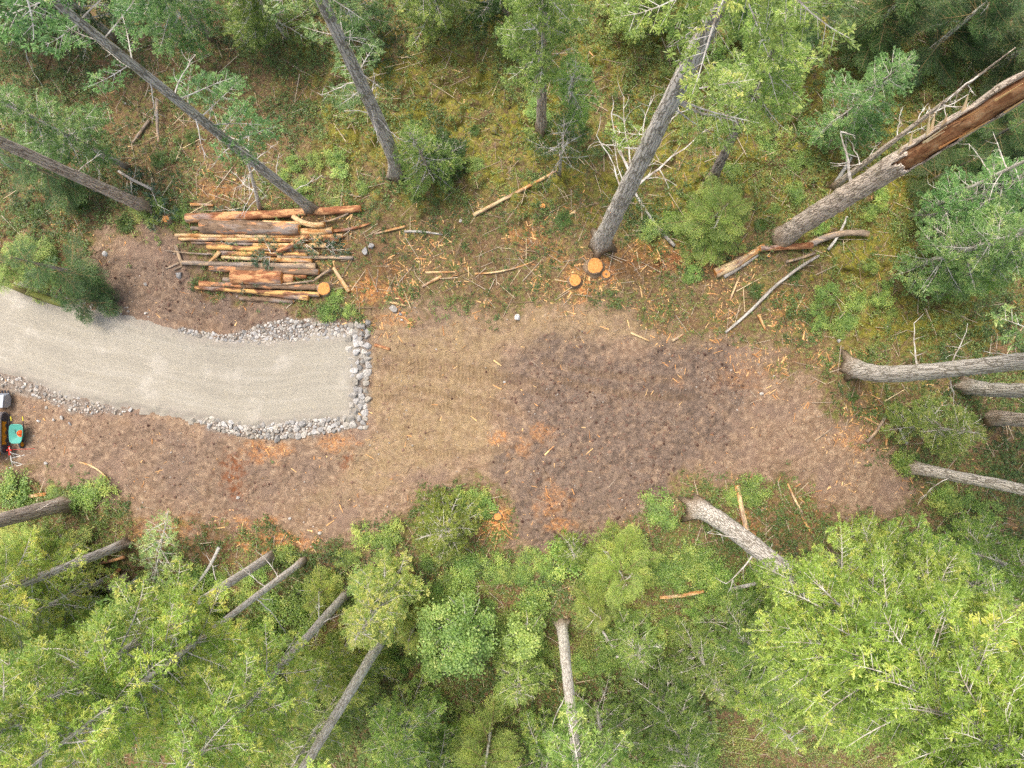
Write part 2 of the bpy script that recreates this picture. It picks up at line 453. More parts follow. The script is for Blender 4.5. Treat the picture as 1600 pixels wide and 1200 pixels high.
ORANGE = [(580, 455, 34, 26, 1.0), (946, 427, 18, 24, 1.0), (912, 452, 20, 18, .8), (428, 848, 60, 20, .9), (770, 820, 28, 34, .8), (345, 300, 46, 18, .5), (905, 437, 36, 24, .5),
          (870, 820, 30, 14, .55), (860, 785, 30, 30, .45), (420, 705, 40, 20, .5), (530, 692, 36, 14, .55), (776, 682, 16, 14, .7), (845, 675, 20, 18, .45), (1170, 830, 20, 34, .6),
          (1060, 400, 70, 26, .5), (990, 400, 40, 20, .4), (820, 370, 30, 24, .5), (870, 395, 26, 20, .4), (820, 700, 24, 20, .4), (620, 500, 40, 14, .45), (250, 830, 60, 30, .35),
          (1060, 600, 10, 10, .2), (1240, 480, 40, 24, .4), (880, 890, 12, 12, .6), (1335, 690, 40, 20, .35), (400, 815, 50, 10, .5), (480, 850, 20, 14, .6), (1150, 590, 50, 20, .25)]
RED = [(365, 735, 30, 34, .9), (370, 760, 24, 20, .8), (540, 722, 12, 18, .9), (1050, 410, 50, 18, .8), (1000, 420, 60, 20, .6), (610, 420, 20, 14, .6), (330, 850, 40, 50, .5), (1250, 800, 60, 40, .4), (690, 905, 50, 30, .5), (1110, 930, 50, 50, .5)]
RUB = [[(546, 506), (576, 504), (577, 580), (573, 670), (540, 666), (547, 640), (551, 600), (546, 540)], [(548, 652), (552, 668), (500, 678), (430, 686), (385, 684), (340, 672), (300, 655), (340, 652), (385, 662), (430, 660), (480, 650)],
       [(380, 518), (420, 504), (450, 497), (500, 502), (548, 508), (548, 528), (480, 532), (420, 538), (350, 536), (280, 520), (280, 512), (350, 524)], [(0, 586), (50, 590), (100, 612), (150, 628), (200, 640), (190, 648), (120, 645), (60, 622), (0, 605)]]
TRACKS = [((584, 561), (700, 567), (860, 604), 6), ((584, 575), (700, 581), (880, 622), 6), ((584, 605), (690, 612), (830, 650), 6), ((584, 619), (680, 628), (800, 662), 5), ((840, 560), (960, 600), (1080, 590), 5), ((860, 590), (960, 628), (1100, 620), 5), ((640, 700), (720, 720), (800, 700), 5)]

def ell(px, py, lst, seed):
    m = np.zeros_like(px)
    nz = fbm(px / 11, py / 11, 3, seed) - 0.5
    for cx, cy, rx, ry, a in lst:
        d = np.hypot((px - cx) / rx, (py - cy) / ry)
        m = np.maximum(m, np.minimum(1, a * 1.25) * sstep(1.2, 0.35, d + nz * 1.5))
    return m

def zones(x, y):
    px, py = to_px(x, y)
    n1 = (fbm(px / 34, py / 34, 4, 1) - 0.5)
    n2 = (fbm(px / 14, py / 14, 3, 2) - 0.5)
    wob = n1 * 70 + n2 * 44
    z = {}
    z['dirt'] = sstep(-18, 18, sd_poly(px, py, CLEAR) + wob)
    dk = sstep(-24, 30, sd_poly(px, py, DARK) + wob * 1.3)
    dk = np.maximum(dk, 0.75 * sstep(-18, 18, sd_poly(px, py, DARK2) + wob))
    dk = np.maximum(dk, 0.5 * sstep(-18, 22, sd_poly(px, py, DARK3) + wob * 1.4))
    z['dark'] = dk * z['dirt']
    z['tan'] = sstep(-20, 30, sd_poly(px, py, TAN) + wob * 1.2)
    z['moss'] = sstep(-50, 60, sd_poly(px, py, MOSS) + wob * 2.2) * (1 - z['dirt'])
    z['orange'] = ell(px, py, ORANGE, 21)
    z['red'] = ell(px, py, RED, 22)
    tr = np.zeros_like(px); tread = np.zeros_like(px)
    for p0, p1, p2, w in TRACKS:
        # quadratic curve, y as a function of x
        t = np.clip((px - p0[0]) / (p2[0] - p0[0]), 0, 1)
        yc = (1 - t) ** 2 * p0[1] + 2 * t * (1 - t) * p1[1] + t * t * p2[1]
        e = sstep(0, 12, px - p0[0]) * sstep(0, 22, p2[0] - px)
        m = sstep(w + 3, w - 2, np.abs(py - yc) + n2 * 5) * e * (0.55 + 0.9 * vnoise(px / 30, py / 9, 44))
        tr = np.maximum(tr, np.clip(m, 0, 1))
        tread = np.maximum(tread, m * (np.sin((px + (py - yc) * 0.4) * 2 * PI / 6.2) > 0.1))
    z['rub'] = np.max([sstep(-4, 3, sd_poly(px, py, p_) + n2 * 16) for p_ in RUB], axis=0)
    z['track'] = tr; z['tread'] = tread
    z['road'] = sd_poly(px, py, ROAD)
    return z

def n_small(x, y): return vnoise(x / .35, y / .35, 71)
BASES = [(487, 327, .55), (618, 272, .66), (846, 202, .5), (938, 380, .84), (1113, 280, .48), (228, 324, .56), (1222, 372, .9), (1330, 572, .9), (1506, 600, .8), (1548, 648, .78), (1425, 730, .6), (1086, 792, .86), (106, 786, .72), (197, 849, .44), (424, 868, .42), (474, 876, .33), (543, 926, .42), (607, 982, .5), (878, 975, .52)]
def hfun(x, y, z=None):
    x = np.asarray(x, float); y = np.asarray(y, float)
    z = z or zones(x, y)
    d = z['dirt']
    rdm = sstep(-14, 6, z['road'])
    h = (fbm(x / 5, y / 5, 3, 5) - 0.5) * (0.75 * (1 - d) + 0.20 * d)
    h += (fbm(x / 0.8, y / 0.8, 4, 6) - 0.5) * (0.28 * (1 - d) + 0.18 * d + 0.16 * z['dark'])
    b = fbm(x / 1.0, y / 1.0, 2, 9)
    h += z['moss'] * (0.42 * np.abs(b - 0.5) * 2 + 0.25 * sstep(0.5, 0.62, b))
    h += (fbm(x / 0.25, y / 0.25, 2, 10) - 0.5) * (0.10 + 0.10 * z['dark'])
    h -= z['track'] * 0.04
    for bx_, by_, bd_ in BASES:
        q = at(bx_, by_, 0.1); h += .30 * bd_ * np.exp(-((x - q[0]) ** 2 + (y - q[1]) ** 2) / (2 * (.85 * bd_) ** 2)) * (.7 + .6 * n_small(x, y))
    return h * (1 - rdm) + 0.0

GX0, GX1, GY0, GY1, GS = -29.0, 27.0, -21.5, 21.5, 0.08
gx = np.arange(GX0, GX1 + 1e-6, GS); gy = np.arange(GY0, GY1 + 1e-6, GS)
out = np.array([0.3, 1, 2.5, 5, 9, 15, 25, 40, 70, 120, 200])
fx = np.concatenate([GX0 - out[::-1], gx, GX1 + out]); fy = np.concatenate([GY0 - out[::-1], gy, GY1 + out])
XX, YY = np.meshgrid(fx, fy)
Z = zones(XX, YY)
HH = hfun(XX, YY, Z)
no = len(out)
HG = HH[no:-no, no:-no]
RDM = Z['road'][no:-no, no:-no]

def bil(A, x, y):
    u = np.clip((np.asarray(x, float) - GX0) / GS, 0, A.shape[1] - 1.001); v = np.clip((np.asarray(y, float) - GY0) / GS, 0, A.shape[0] - 1.001)
    i = u.astype(int); j = v.astype(int); a = u - i; b = v - j
    return (A[j, i] * (1 - a) + A[j, i + 1] * a) * (1 - b) + (A[j + 1, i] * (1 - a) + A[j + 1, i + 1] * a) * b
def hz(x, y): return bil(HG, x, y)
def road_z(sd): return np.clip(sd * 0.012, -0.05, 0.11)
def G(px, py, lift=0.0):
    p = at(px, py, 0.0)
    for _ in range(2):
        z = float(hz(p[0], p[1])); p = at(px, py, z)
    return np.array([p[0], p[1], z + lift])

def grid_quads(nx, ny):
    i = np.arange(nx - 1)[None]; j = np.arange(ny - 1)[:, None] * nx
    return np.stack([i + j, i + 1 + j, i + 1 + j + nx, i + j + nx], -1).reshape(-1, 4)

def _ground():
    m = NT('forest_soil'); co = m.coord()
    A = m.attr
    n_big = m.noise(co, 0.55, 8, 0.62); n_mid = m.noise(co, 2.2, 8, 0.66); n_fine = m.noise(co, 8, 6, 0.74); n_mic = m.noise(co, 30, 4, 0.8)
    # forest litter: needles, rotten wood, bits of green
    n_six = m.noise(co, 4.0, 8, 0.68, 0.4)
    lit = m.ramp(n_fine, [(0.28, S(64, 52, 40)), (0.42, S(118, 96, 72)), (0.56, S(156, 132, 100)), (0.74, S(212, 188, 152))])
    lit = m.mix(m.fr(n_six, 0.46, 0.6, 0, 0.75), lit, m.mix(n_fine, S(82, 94, 44), S(160, 164, 88)))
    lit = m.mix(m.fr(n_big, 0.46, 0.62, 0, 0.4), lit, S(146, 110, 82))
    moss = m.ramp(n_fine, [(0.28, S(72, 72, 30)), (0.42, S(124, 122, 48)), (0.55, S(162, 156, 64)), (0.74, S(204, 194, 98))])
    moss = m.mix(m.fr(n_six, 0.48, 0.62, 0, 0.6), moss, m.mix(n_fine, S(60, 80, 36), S(132, 152, 76)))
    moss = m.mix(m.fr(n_mid, 0.52, 0.64, 0, 0.75), moss, lit)
    mf = m.math('MULTIPLY', A('moss'), m.fr(m.math('ADD', m.math('MULTIPLY', n_mid, 0.6), m.math('MULTIPLY', n_big, 0.5)), 0.44, 0.62))
    c = m.mix(mf, lit, moss)
    # bare earth
    dirt = m.ramp(n_fine, [(0.26, S(122, 100, 82)), (0.42, S(160, 134, 112)), (0.58, S(182, 156, 130)), (0.78, S(222, 198, 168))])
    dirt = m.mix(m.fr(n_six, 0.5, 0.58, 0, 0.7), dirt, S(134, 110, 92))
    dirt = m.mix(m.fr(n_six, 0.46, 0.38, 0, 0.65), dirt, S(210, 184, 154))
    dirt = m.mix(m.fr(n_mid, 0.5, 0.58, 0, 0.6), dirt, m.mix(n_fine, S(122, 98, 78), S(172, 142, 114)))
    dirt = m.mix(m.fr(n_big, 0.48, 0.62, 0, 0.5), dirt, S(150, 128, 116))
    tan = m.ramp(n_fine, [(0.26, S(136, 114, 83)), (0.45, S(172, 148, 113)), (0.62, S(194, 170, 133)), (0.8, S(226, 206, 165))])
    tan = m.mix(m.fr(n_six, 0.5, 0.62, 0, 0.65), tan, S(146, 120, 89))
    dirt = m.mix(m.math('MULTIPLY', A('tan'), m.fr(n_mid, 0.3, 0.62, 0.25, 1)), dirt, tan)
    dk = m.ramp(n_fine, [(0.26, S(84, 73, 65)), (0.42, S(124, 107, 95)), (0.58, S(148, 129, 115)), (0.8, S(200, 181, 163))])
    dk = m.mix(m.fr(n_six, 0.48, 0.60, 0, 0.7), dk, S(94, 83, 75))
    dk = m.mix(m.fr(n_mid, 0.52, 0.64, 0, 0.6), dk, S(160, 139, 121))
    dk = m.mix(m.fr(n_big, 0.55, 0.66, 0, 0.5), dk, S(164, 141, 119))
    dirt = m.mix(m.math('MULTIPLY', A('dark'), m.fr(m.math('ADD', m.math('MULTIPLY', n_mid, .55), m.math('MULTIPLY', n_big, .45)), 0.40, 0.54, 0.35, 1)), dirt, dk)
    wv = m.n('TexWave'); wv.bands_direction = 'X'; wv.inputs['Scale'].default_value = 1.75; wv.inputs['Distortion'].default_value = 1.2; wv.inputs['Detail'].default_value = 2; wv.inputs['Detail Scale'].default_value = 3
    m.L(co, wv.inputs[0]); bars = m.math('MULTIPLY', m.fr(wv.outputs['Fac'], 0.35, 0.6), A('track'))
    dirt = m.mix(m.math('MULTIPLY', A('track'), 0.25), dirt, S(144, 118, 89))
    dirt = m.mix(m.math('MULTIPLY', m.math('MULTIPLY', bars, m.fr(n_mid, .42, .56, .1, 1)), 0.5), dirt, m.mix(n_fine, S(96, 78, 57), S(142, 118, 91)))
    c = m.mix(A('dirt'), c, dirt)
    c = m.mix(m.math('MULTIPLY', A('rub'), .65), c, m.ramp(n_fine, [(0.3, S(92, 88, 82)), (0.5, S(150, 145, 137)), (0.7, S(206, 201, 192))]))
    orc = m.ramp(n_fine, [(0.34, S(150, 104, 70)), (0.48, S(206, 138, 82)), (0.64, S(242, 190, 128))])
    c = m.mix(m.math('MULTIPLY', A('orange'), m.math('MULTIPLY', m.fr(m.noise(co, 7, 5, 0.7), 0.36, 0.54), m.fr(n_six, .40, .5, .35, 1))), c, orc)
    c = m.mix(m.math('MULTIPLY', A('red'), m.fr(n_six, 0.38, 0.62)), c, m.mix(n_fine, S(100, 60, 40), S(172, 116, 82)))
    c = m.mix(m.fr(n_mic, 0.58, 0.70, 0, 0.6), c, S(216, 194, 166))
    c = m.mix(m.fr(n_mic, 0.42, 0.30, 0, 0.6), c, S(70, 56, 46))
    m.col(c).rough(0.97, 0.05)
    m.bump(m.math('ADD', m.math('ADD', n_fine, m.math('MULTIPLY', n_mic, 0.5)), m.math('MULTIPLY', n_mid, 0.8)), 0.7, 0.11)
    return m.m
ground = build('ground', np.stack([XX, YY, HH], -1), grid_quads(len(fx), len(fy)), None, [_ground()], attrs={k: np.clip(Z[k], 0, 1).ravel() for k in ('dirt', 'dark', 'tan', 'moss', 'orange', 'red', 'track', 'rub')}, smooth=True)
tag(ground, 'bare brown clearing and mossy forest floor', None, None, 'structure')

def _roadmat():
    m = NT('crushed_gravel'); co = m.coord()
    st = m.n('CombineXYZ'); m.L(m.math('MULTIPLY', m.attr('along'), 0.16), st.inputs[0]); m.L(m.math('MULTIPLY', m.attr('across'), 1.5), st.inputs[1])
    streak = m.noise(st.outputs[0], 1.7, 5, 0.65)
    fine = m.noise(co, 26, 4, 0.8); mid = m.noise(co, 3.2, 5, 0.65); big = m.noise(co, 0.5, 4, 0.55)
    c = m.ramp(fine, [(0.28, S(134, 128, 117)), (0.46, S(172, 166, 151)), (0.74, S(208, 202, 187))])
    c = m.mix(m.fr(streak, 0.48, 0.62, 0, 0.28), c, S(150, 145, 134))
    c = m.mix(m.fr(streak, 0.48, 0.36, 0, 0.25), c, S(196, 192, 182))
    c = m.mix(m.math('MULTIPLY', m.fr(big, 0.52, 0.66), m.fr(mid, .36, .6, .1, .5)), c, S(210, 204, 192))
    c = m.mix(m.fr(mid, 0.55, 0.7, 0, 0.3), c, S(186, 176, 152))
    c = m.mix(m.fr(m.noise(co, 17, 3, 0.85), 0.56, 0.66, 0, 0.55), c, S(120, 114, 106))
    c = m.mix(m.math('MULTIPLY', m.attr('edge'), m.fr(mid, 0.35, 0.6)), c, S(170, 162, 150))
    m.col(c).rough(0.97, 0.05); m.bump(m.math('ADD', fine, streak), 0.5, 0.04)
    return m.m
def make_road():
    sub = (YY[no:-no, no:-no] > -3.2) & (YY[no:-no, no:-no] < 6.5) & (XX[no:-no, no:-no] < -8.0)
    sx = slice(0, int((-8.0 - GX0) / GS)); sy = slice(int((-3.4 - GY0) / GS), int((6.6 - GY0) / GS))
    X = XX[no:-no, no:-no][sy, sx]; Y = YY[no:-no, no:-no][sy, sx]
    px, py = to_px(X, Y)
    sd = RDM[sy, sx] + (fbm(px / 12, py / 12, 3, 31) - 0.5) * 14 + 3
    top = np.interp(px, [p[0] for p in ROAD[:11]], [p[1] for p in ROAD[:11]])
    bot = np.interp(px, [p[0] for p in ROAD[:12:-1]], [p[1] for p in ROAD[:12:-1]])
    across = (py - top) / (bot - top) * 5
    zz = hz(X, Y) * 0 + road_z(sd) + (fbm(X / 0.5, Y / 0.5, 3, 33) - 0.5) * 0.03 + (fbm(X / 8, across * 1.2, 2, 35) - 0.5) * 0.05
    ny, nx = X.shape
    q = grid_quads(nx, ny)
    keep = (sd.ravel()[q] > -4).any(1)
    q = q[keep]
    used, inv = np.unique(q, return_inverse=True)
    V = np.stack([X, Y, zz], -1).reshape(-1, 3)[used]
    return build('gravel_road', V, inv.reshape(-1, 4), None, [_roadmat()], attrs={'along': X.ravel()[used], 'across': across.ravel()[used], 'edge': sstep(22, 4, sd).ravel()[used]}, smooth=True)
road = make_road()
tag(road, 'pale compacted gravel road ending bluntly in the clearing', None, None, 'structure')

# ------------------------------------------------------------------ scattered stuff nobody could count
def rand_pts(n, x0=-28.5, x1=26.5, y0=-21, y1=21):
    return rng.uniform(x0, x1, n), rng.uniform(y0, y1, n)

def boxes_stuff(P, D, L, Wd, Tk, tint, name, mat, smooth=False):
    """many little splinters: tapered bars. P centre (n,3), D unit dir (n,3)"""
    n = len(P)
    up = np.tile([0, 0, 1.0], (n, 1)); u = np.cross(up, D); u /= np.linalg.norm(u, axis=1, keepdims=True) + 1e-9; w = np.cross(D, u)
    sg = np.array([[-1, -1, -1], [1, -.6, -1], [1, .6, -1], [-1, 1, -1], [-1, -1, 1], [1, -.5, .6], [1, .5, .6], [-1, 1, 1]], float) / 2
    V = P[:, None] + sg[None, :, 0:1] * (L[:, None, None] * D[:, None]) + sg[None, :, 1:2] * (Wd[:, None, None] * u[:, None]) + sg[None, :, 2:3] * (Tk[:, None, None] * w[:, None])
    Q = (np.arange(n)[:, None, None] * 8 + BOXQ[None]).reshape(-1, 4)
    return build(name, V.reshape(-1, 3), Q, None, [mat], attrs={'tint': np.repeat(tint, 8)}, smooth=smooth)

OCT = np.array([[1, 0, 0], [-1, 0, 0], [0, 1, 0], [0, -1, 0], [0, 0, 1], [0, 0, -1]], float)
OCTT = np.array([[0, 2, 4], [2, 1, 4], [1, 3, 4], [3, 0, 4], [2, 0, 5], [1, 2, 5], [3, 1, 5], [0, 3, 5]])
def lumps_stuff(P, R, tint, name, mat):
    n = len(P)
    V = OCT[None] * (R[:, None, None] * rng.uniform(0.55, 1.25, (n, 6, 1))) * np.array([1, 1, 0.65])
    a = rng.uniform(0, 2 * PI, n); c, s = np.cos(a)[:, None], np.sin(a)[:, None]
    x = V[..., 0] * c - V[..., 1] * s; y = V[..., 0] * s + V[..., 1] * c
    V = np.stack([x, y, V[..., 2]], -1) + rng.uniform(-.15, .15, V.shape) * R[:, None, None] + P[:, None]
    T = (np.arange(n)[:, None, None] * 6 + OCTT[None]).reshape(-1, 3)
    return build(name, V.reshape(-1, 3), None, T, [mat], attrs={'tint': np.repeat(tint, 6)})

def flat_dirs(n, zj=0.15):
    a = rng.uniform(0, 2 * PI, n)
    d = np.stack([np.cos(a), np.sin(a), rng.uniform(-zj, zj, n)], -1)
    return d / np.linalg.norm(d, axis=1, keepdims=True)

# clods
x, y = rand_pts(110000); zz = zones(x, y)
w = zz['dirt'] * (0.25 + 0.75 * zz['dark']) * (fbm(x / 1.5, y / 1.5, 3, 51) * 1.6 - 0.2) * (zz['road'] < -8)
k = rng.uniform(0, 1, len(x)) < w
x, y = x[k], y[k]; n = len(x)
R = 0.016 + 0.085 * rng.uniform(0, 1, n) ** 5
tn = np.clip(0.66 - 0.28 * zz['dark'][k] + rng.normal(0, 0.2, n), 0, 1)
tag(lumps_stuff(np.stack([x, y, hz(x, y) + R * 0.25], -1), R, tn, 'soil_clods', M['clod']), 'loose brown clods over the churned earth', 'clods', None, 'stuff')
# stones
x, y = rand_pts(26000); zz = zones(x, y)
cl = fbm(x / 2.2, y / 2.2, 3, 52)
w = (0.05 + 0.6 * sstep(0.52, 0.68, cl)) * zz['dirt'] * (zz['road'] < -6) + 0.03 * (zz['road'] < -6)
band = (zz['road'] < 4) & (zz['road'] > -26)
w = np.maximum(w, 0.10 * (zz['road'] > 0) * (0.3 + 2.5 * np.exp(-zz['road'] / 14.0)))
w = np.where(band, np.maximum(w, 0.55 * fbm(x / 1.0, y / 1.0, 2, 53)), w)
k = rng.uniform(0, 1, len(x)) < w
x, y = x[k], y[k]; n = len(x); b_ = band[k]
R = 0.016 + np.where(b_, 0.05, 0.038) * rng.uniform(0, 1, n) ** 3
tn = np.clip(np.where(b_, 0.72, 0.62) + rng.normal(0, 0.16, n), 0, 1)
tag(lumps_stuff(np.stack([x, y, np.maximum(hz(x, y), 0) + R * 0.25], -1), R, tn, 'small_stones', M['gravelbits']), 'small loose pale stones scattered over the dirt', 'stones', None, 'stuff')
# wood chips
x, y = rand_pts(75000); zz = zones(x, y); px, py = to_px(x, y)
edge = np.exp(-((zz['dirt'] - 0.4) / 0.4) ** 2)
LITTER = [(290, 280), (600, 340), (800, 330), (1000, 380), (1200, 400), (1300, 520), (1400, 640), (1420, 760), (1300, 780), (1240, 640), (1100, 560), (900, 500), (560, 520), (520, 470), (300, 330)]
lit = sstep(-40, 30, sd_poly(px, py, LITTER))
w = (0.20 * edge + 1.1 * lit * (1 - .6 * zz['dirt']) + 0.05 * zz['dirt'] + 0.8 * zz['orange'] * (1 - .6 * zz['dirt'])) * sstep(0.38, 0.62, fbm(x / 1.3, y / 1.3, 3, 54)) * (zz['road'] < -8)
k = rng.uniform(0, 1, len(x)) < w
x, y = x[k], y[k]; n = len(x)
L = 0.05 + 0.45 * rng.uniform(0, 1, n) ** 4; Wd = 0.014 + 0.05 * rng.uniform(0, 1, n) ** 3 + L * .03
tn = np.clip(rng.uniform(0.05, 1, n) * 0.75 + 0.25 * zz['orange'][k], 0, 1)
tag(boxes_stuff(np.stack([x, y, hz(x, y) + 0.02], -1), flat_dirs(n), L, Wd, Wd * 0.35, tn, 'wood_chips', M['chip']), 'scattered orange and yellow wood chips and splinters', 'wood chips', None, 'stuff')
# twigs and dry needles
x, y = rand_pts(42000); zz = zones(x, y); 
w = (0.5 * (1 - zz['dirt']) + 0.12 * zz['dirt']) * (0.4 + fbm(x / 1.7, y / 1.7, 3, 55)) * (zz['road'] < -8)
k = rng.uniform(0, 1, len(x)) < w
x, y = x[k], y[k]; n = len(x)
L = (0.15 + 1.3 * rng.uniform(0, 1, n) ** 3.2) * (1 - .55 * zz['dirt'][k]); Wd = 0.009 + 0.013 * L
tag(boxes_stuff(np.stack([x, y, hz(x, y) + 0.02 + 0.10 * rng.uniform(0, 1, n) * L], -1), flat_dirs(n, 0.2), L, Wd, Wd, np.clip(rng.normal(0.5, 0.24, n) - .2 * zz['dirt'][k], 0, 1), 'fallen_twigs', M['twigs']),
    'dry twigs littering the forest floor and clearing', 'twigs', None, 'stuff')

# leafy ground cover
def leaves(P, N, size, tint, asp=0.6):
    """rhombic folded leaves: P base (n,3), N tip direction unit (n,3)"""
    n = len(P)
    up = np.tile([0, 0, 1.0], (n, 1)) + rng.normal(0, 0.35, (n, 3))
    u = np.cross(up, N); u /= np.linalg.norm(u, axis=1, keepdims=True) + 1e-9
    w = np.cross(N, u)
    s = np.asarray(size)[:, None]
    V = np.stack([P, P + N * s * 0.5 + u * s * asp * 0.5 + w * s * 0.08, P + N * s, P + N * s * 0.5 - u * s * asp * 0.5 + w * s * 0.08], 1)
    return V.reshape(-1, 3), np.arange(n * 4).reshape(-1, 4), np.repeat(tint, 4)

PLANTS = [(480, 300, 40, 30, 1), (540, 300, 40, 30, .9), (520, 480, 60, 32, 1), (830, 300, 40, 40, .8), (700, 370, 50, 20, .7), (860, 380, 30, 22, .9), (990, 350, 60, 34, 1), (1070, 420, 50, 26, .9), (1010, 380, 30, 20, .7),
          (1250, 490, 50, 44, 1), (1320, 570, 40, 30, .9), (1160, 400, 30, 20, .6), (700, 480, 60, 18, .5), (960, 470, 50, 16, .4), (640, 460, 40, 16, .5), (240, 320, 70, 50, .9), (60, 300, 90, 60, 1), (90, 410, 80, 40, .8),
          (60, 790, 70, 34, .8), (130, 770, 40, 30, .6), (180, 800, 40, 26, .7), (330, 880, 60, 40, .6), (470, 920, 80, 60, .9), (740, 900, 90, 50, 1), (860, 920, 80, 50, 1), (820, 1000, 110, 60, 1), (1090, 850, 50, 40, .9), (1110, 770, 60, 24, .9),
          (1150, 870, 50, 50, .8), (920, 1010, 80, 50, .9), (640, 1010, 60, 50, .9), (1390, 700, 60, 40, .5), (1370, 640, 40, 40, .7), (1480, 780, 60, 40, .6), (760, 770, 24, 18, .5), (1240, 780, 40, 24, .6), (680, 755, 16, 10, .5), (1290, 830, 60, 24, .7), (1060, 790, 24, 30, .8),
          (420, 720, 14, 8, .25), (100, 730, 20, 12, .5), (50, 735, 20, 12, .5)]
x, y = rand_pts(120000); zz = zones(x, y); px, py = to_px(x, y)
cl = fbm(x / 1.6, y / 1.6, 4, 61)
fore = 1 - zz['dirt']
w = fore * (0.20 + 0.6 * sstep(0.44, 0.60, cl)) * (1 - 0.15 * zz['moss'])
litp = sstep(-30, 30, sd_poly(px, py, LITTER))
w = w * (1 - 0.78 * litp) + 0.35 * sstep(820, 900, py) * sstep(400, 560, px) * sstep(1240, 1100, px) * fore
deep = sstep(900, 1050, py) + sstep(1380, 1560, px) + sstep(150, 60, py) + sstep(200, 40, px) * (py < 400)
w = w + 0.25 * np.clip(deep, 0, 1) * fore
w = np.maximum(w, ell(px, py, PLANTS, 23) * sstep(0.36, 0.52, fbm(x / 0.7, y / 0.7, 3, 62)) * (1 - 0.5 * zz['dirt']))
w *= zz['road'] < -14
k = rng.uniform(0, 1, len(x)) < w
x, y = x[k], y[k]; npl = len(x)
ptint = np.clip(0.42 + 0.55 * (fbm(x / 2.5, y / 2.5, 3, 63) - 0.5) * 2 + rng.normal(0, 0.10, npl), 0, 1)
yel = np.clip(sstep(820, 980, py[k]) * 0.22 + 0.10 * zz['moss'][k], 0, 1)
ptint = np.clip(ptint + yel, 0, 1)
ht = 0.08 + 0.5 * rng.uniform(0, 1, npl) ** 2 * sstep(0.4, 0.7, cl[k] + 0.1)
kk = 9
ii = np.repeat(np.arange(npl), kk)
a = rng.uniform(0, 2 * PI, npl * kk); el = rng.uniform(-0.3, 0.7, npl * kk)
Nv = np.stack([np.cos(a) * np.cos(el), np.sin(a) * np.cos(el), np.sin(el)], -1)
Pb = np.stack([x[ii], y[ii], hz(x, y)[ii] + ht[ii] * rng.uniform(0.2, 1, npl * kk)], -1) + np.stack([rng.normal(0, .07, npl * kk), rng.normal(0, .07, npl * kk), np.zeros(npl * kk)], -1)
V, Q, tt = leaves(Pb, Nv, rng.uniform(0.05, 0.115, npl * kk), np.clip(ptint[ii] + rng.normal(0, 0.13, npl * kk), 0, 1))
tag(build('ground_cover', V, Q, None, [M['salal']], attrs={'tint': tt}), 'low leafy green undergrowth between the trees', 'undergrowth', None, 'stuff')

# ------------------------------------------------------------------ conifer branches (templates built once, then placed)
def unit(v): return v / (np.linalg.norm(v, axis=-1, keepdims=True) + 1e-9)

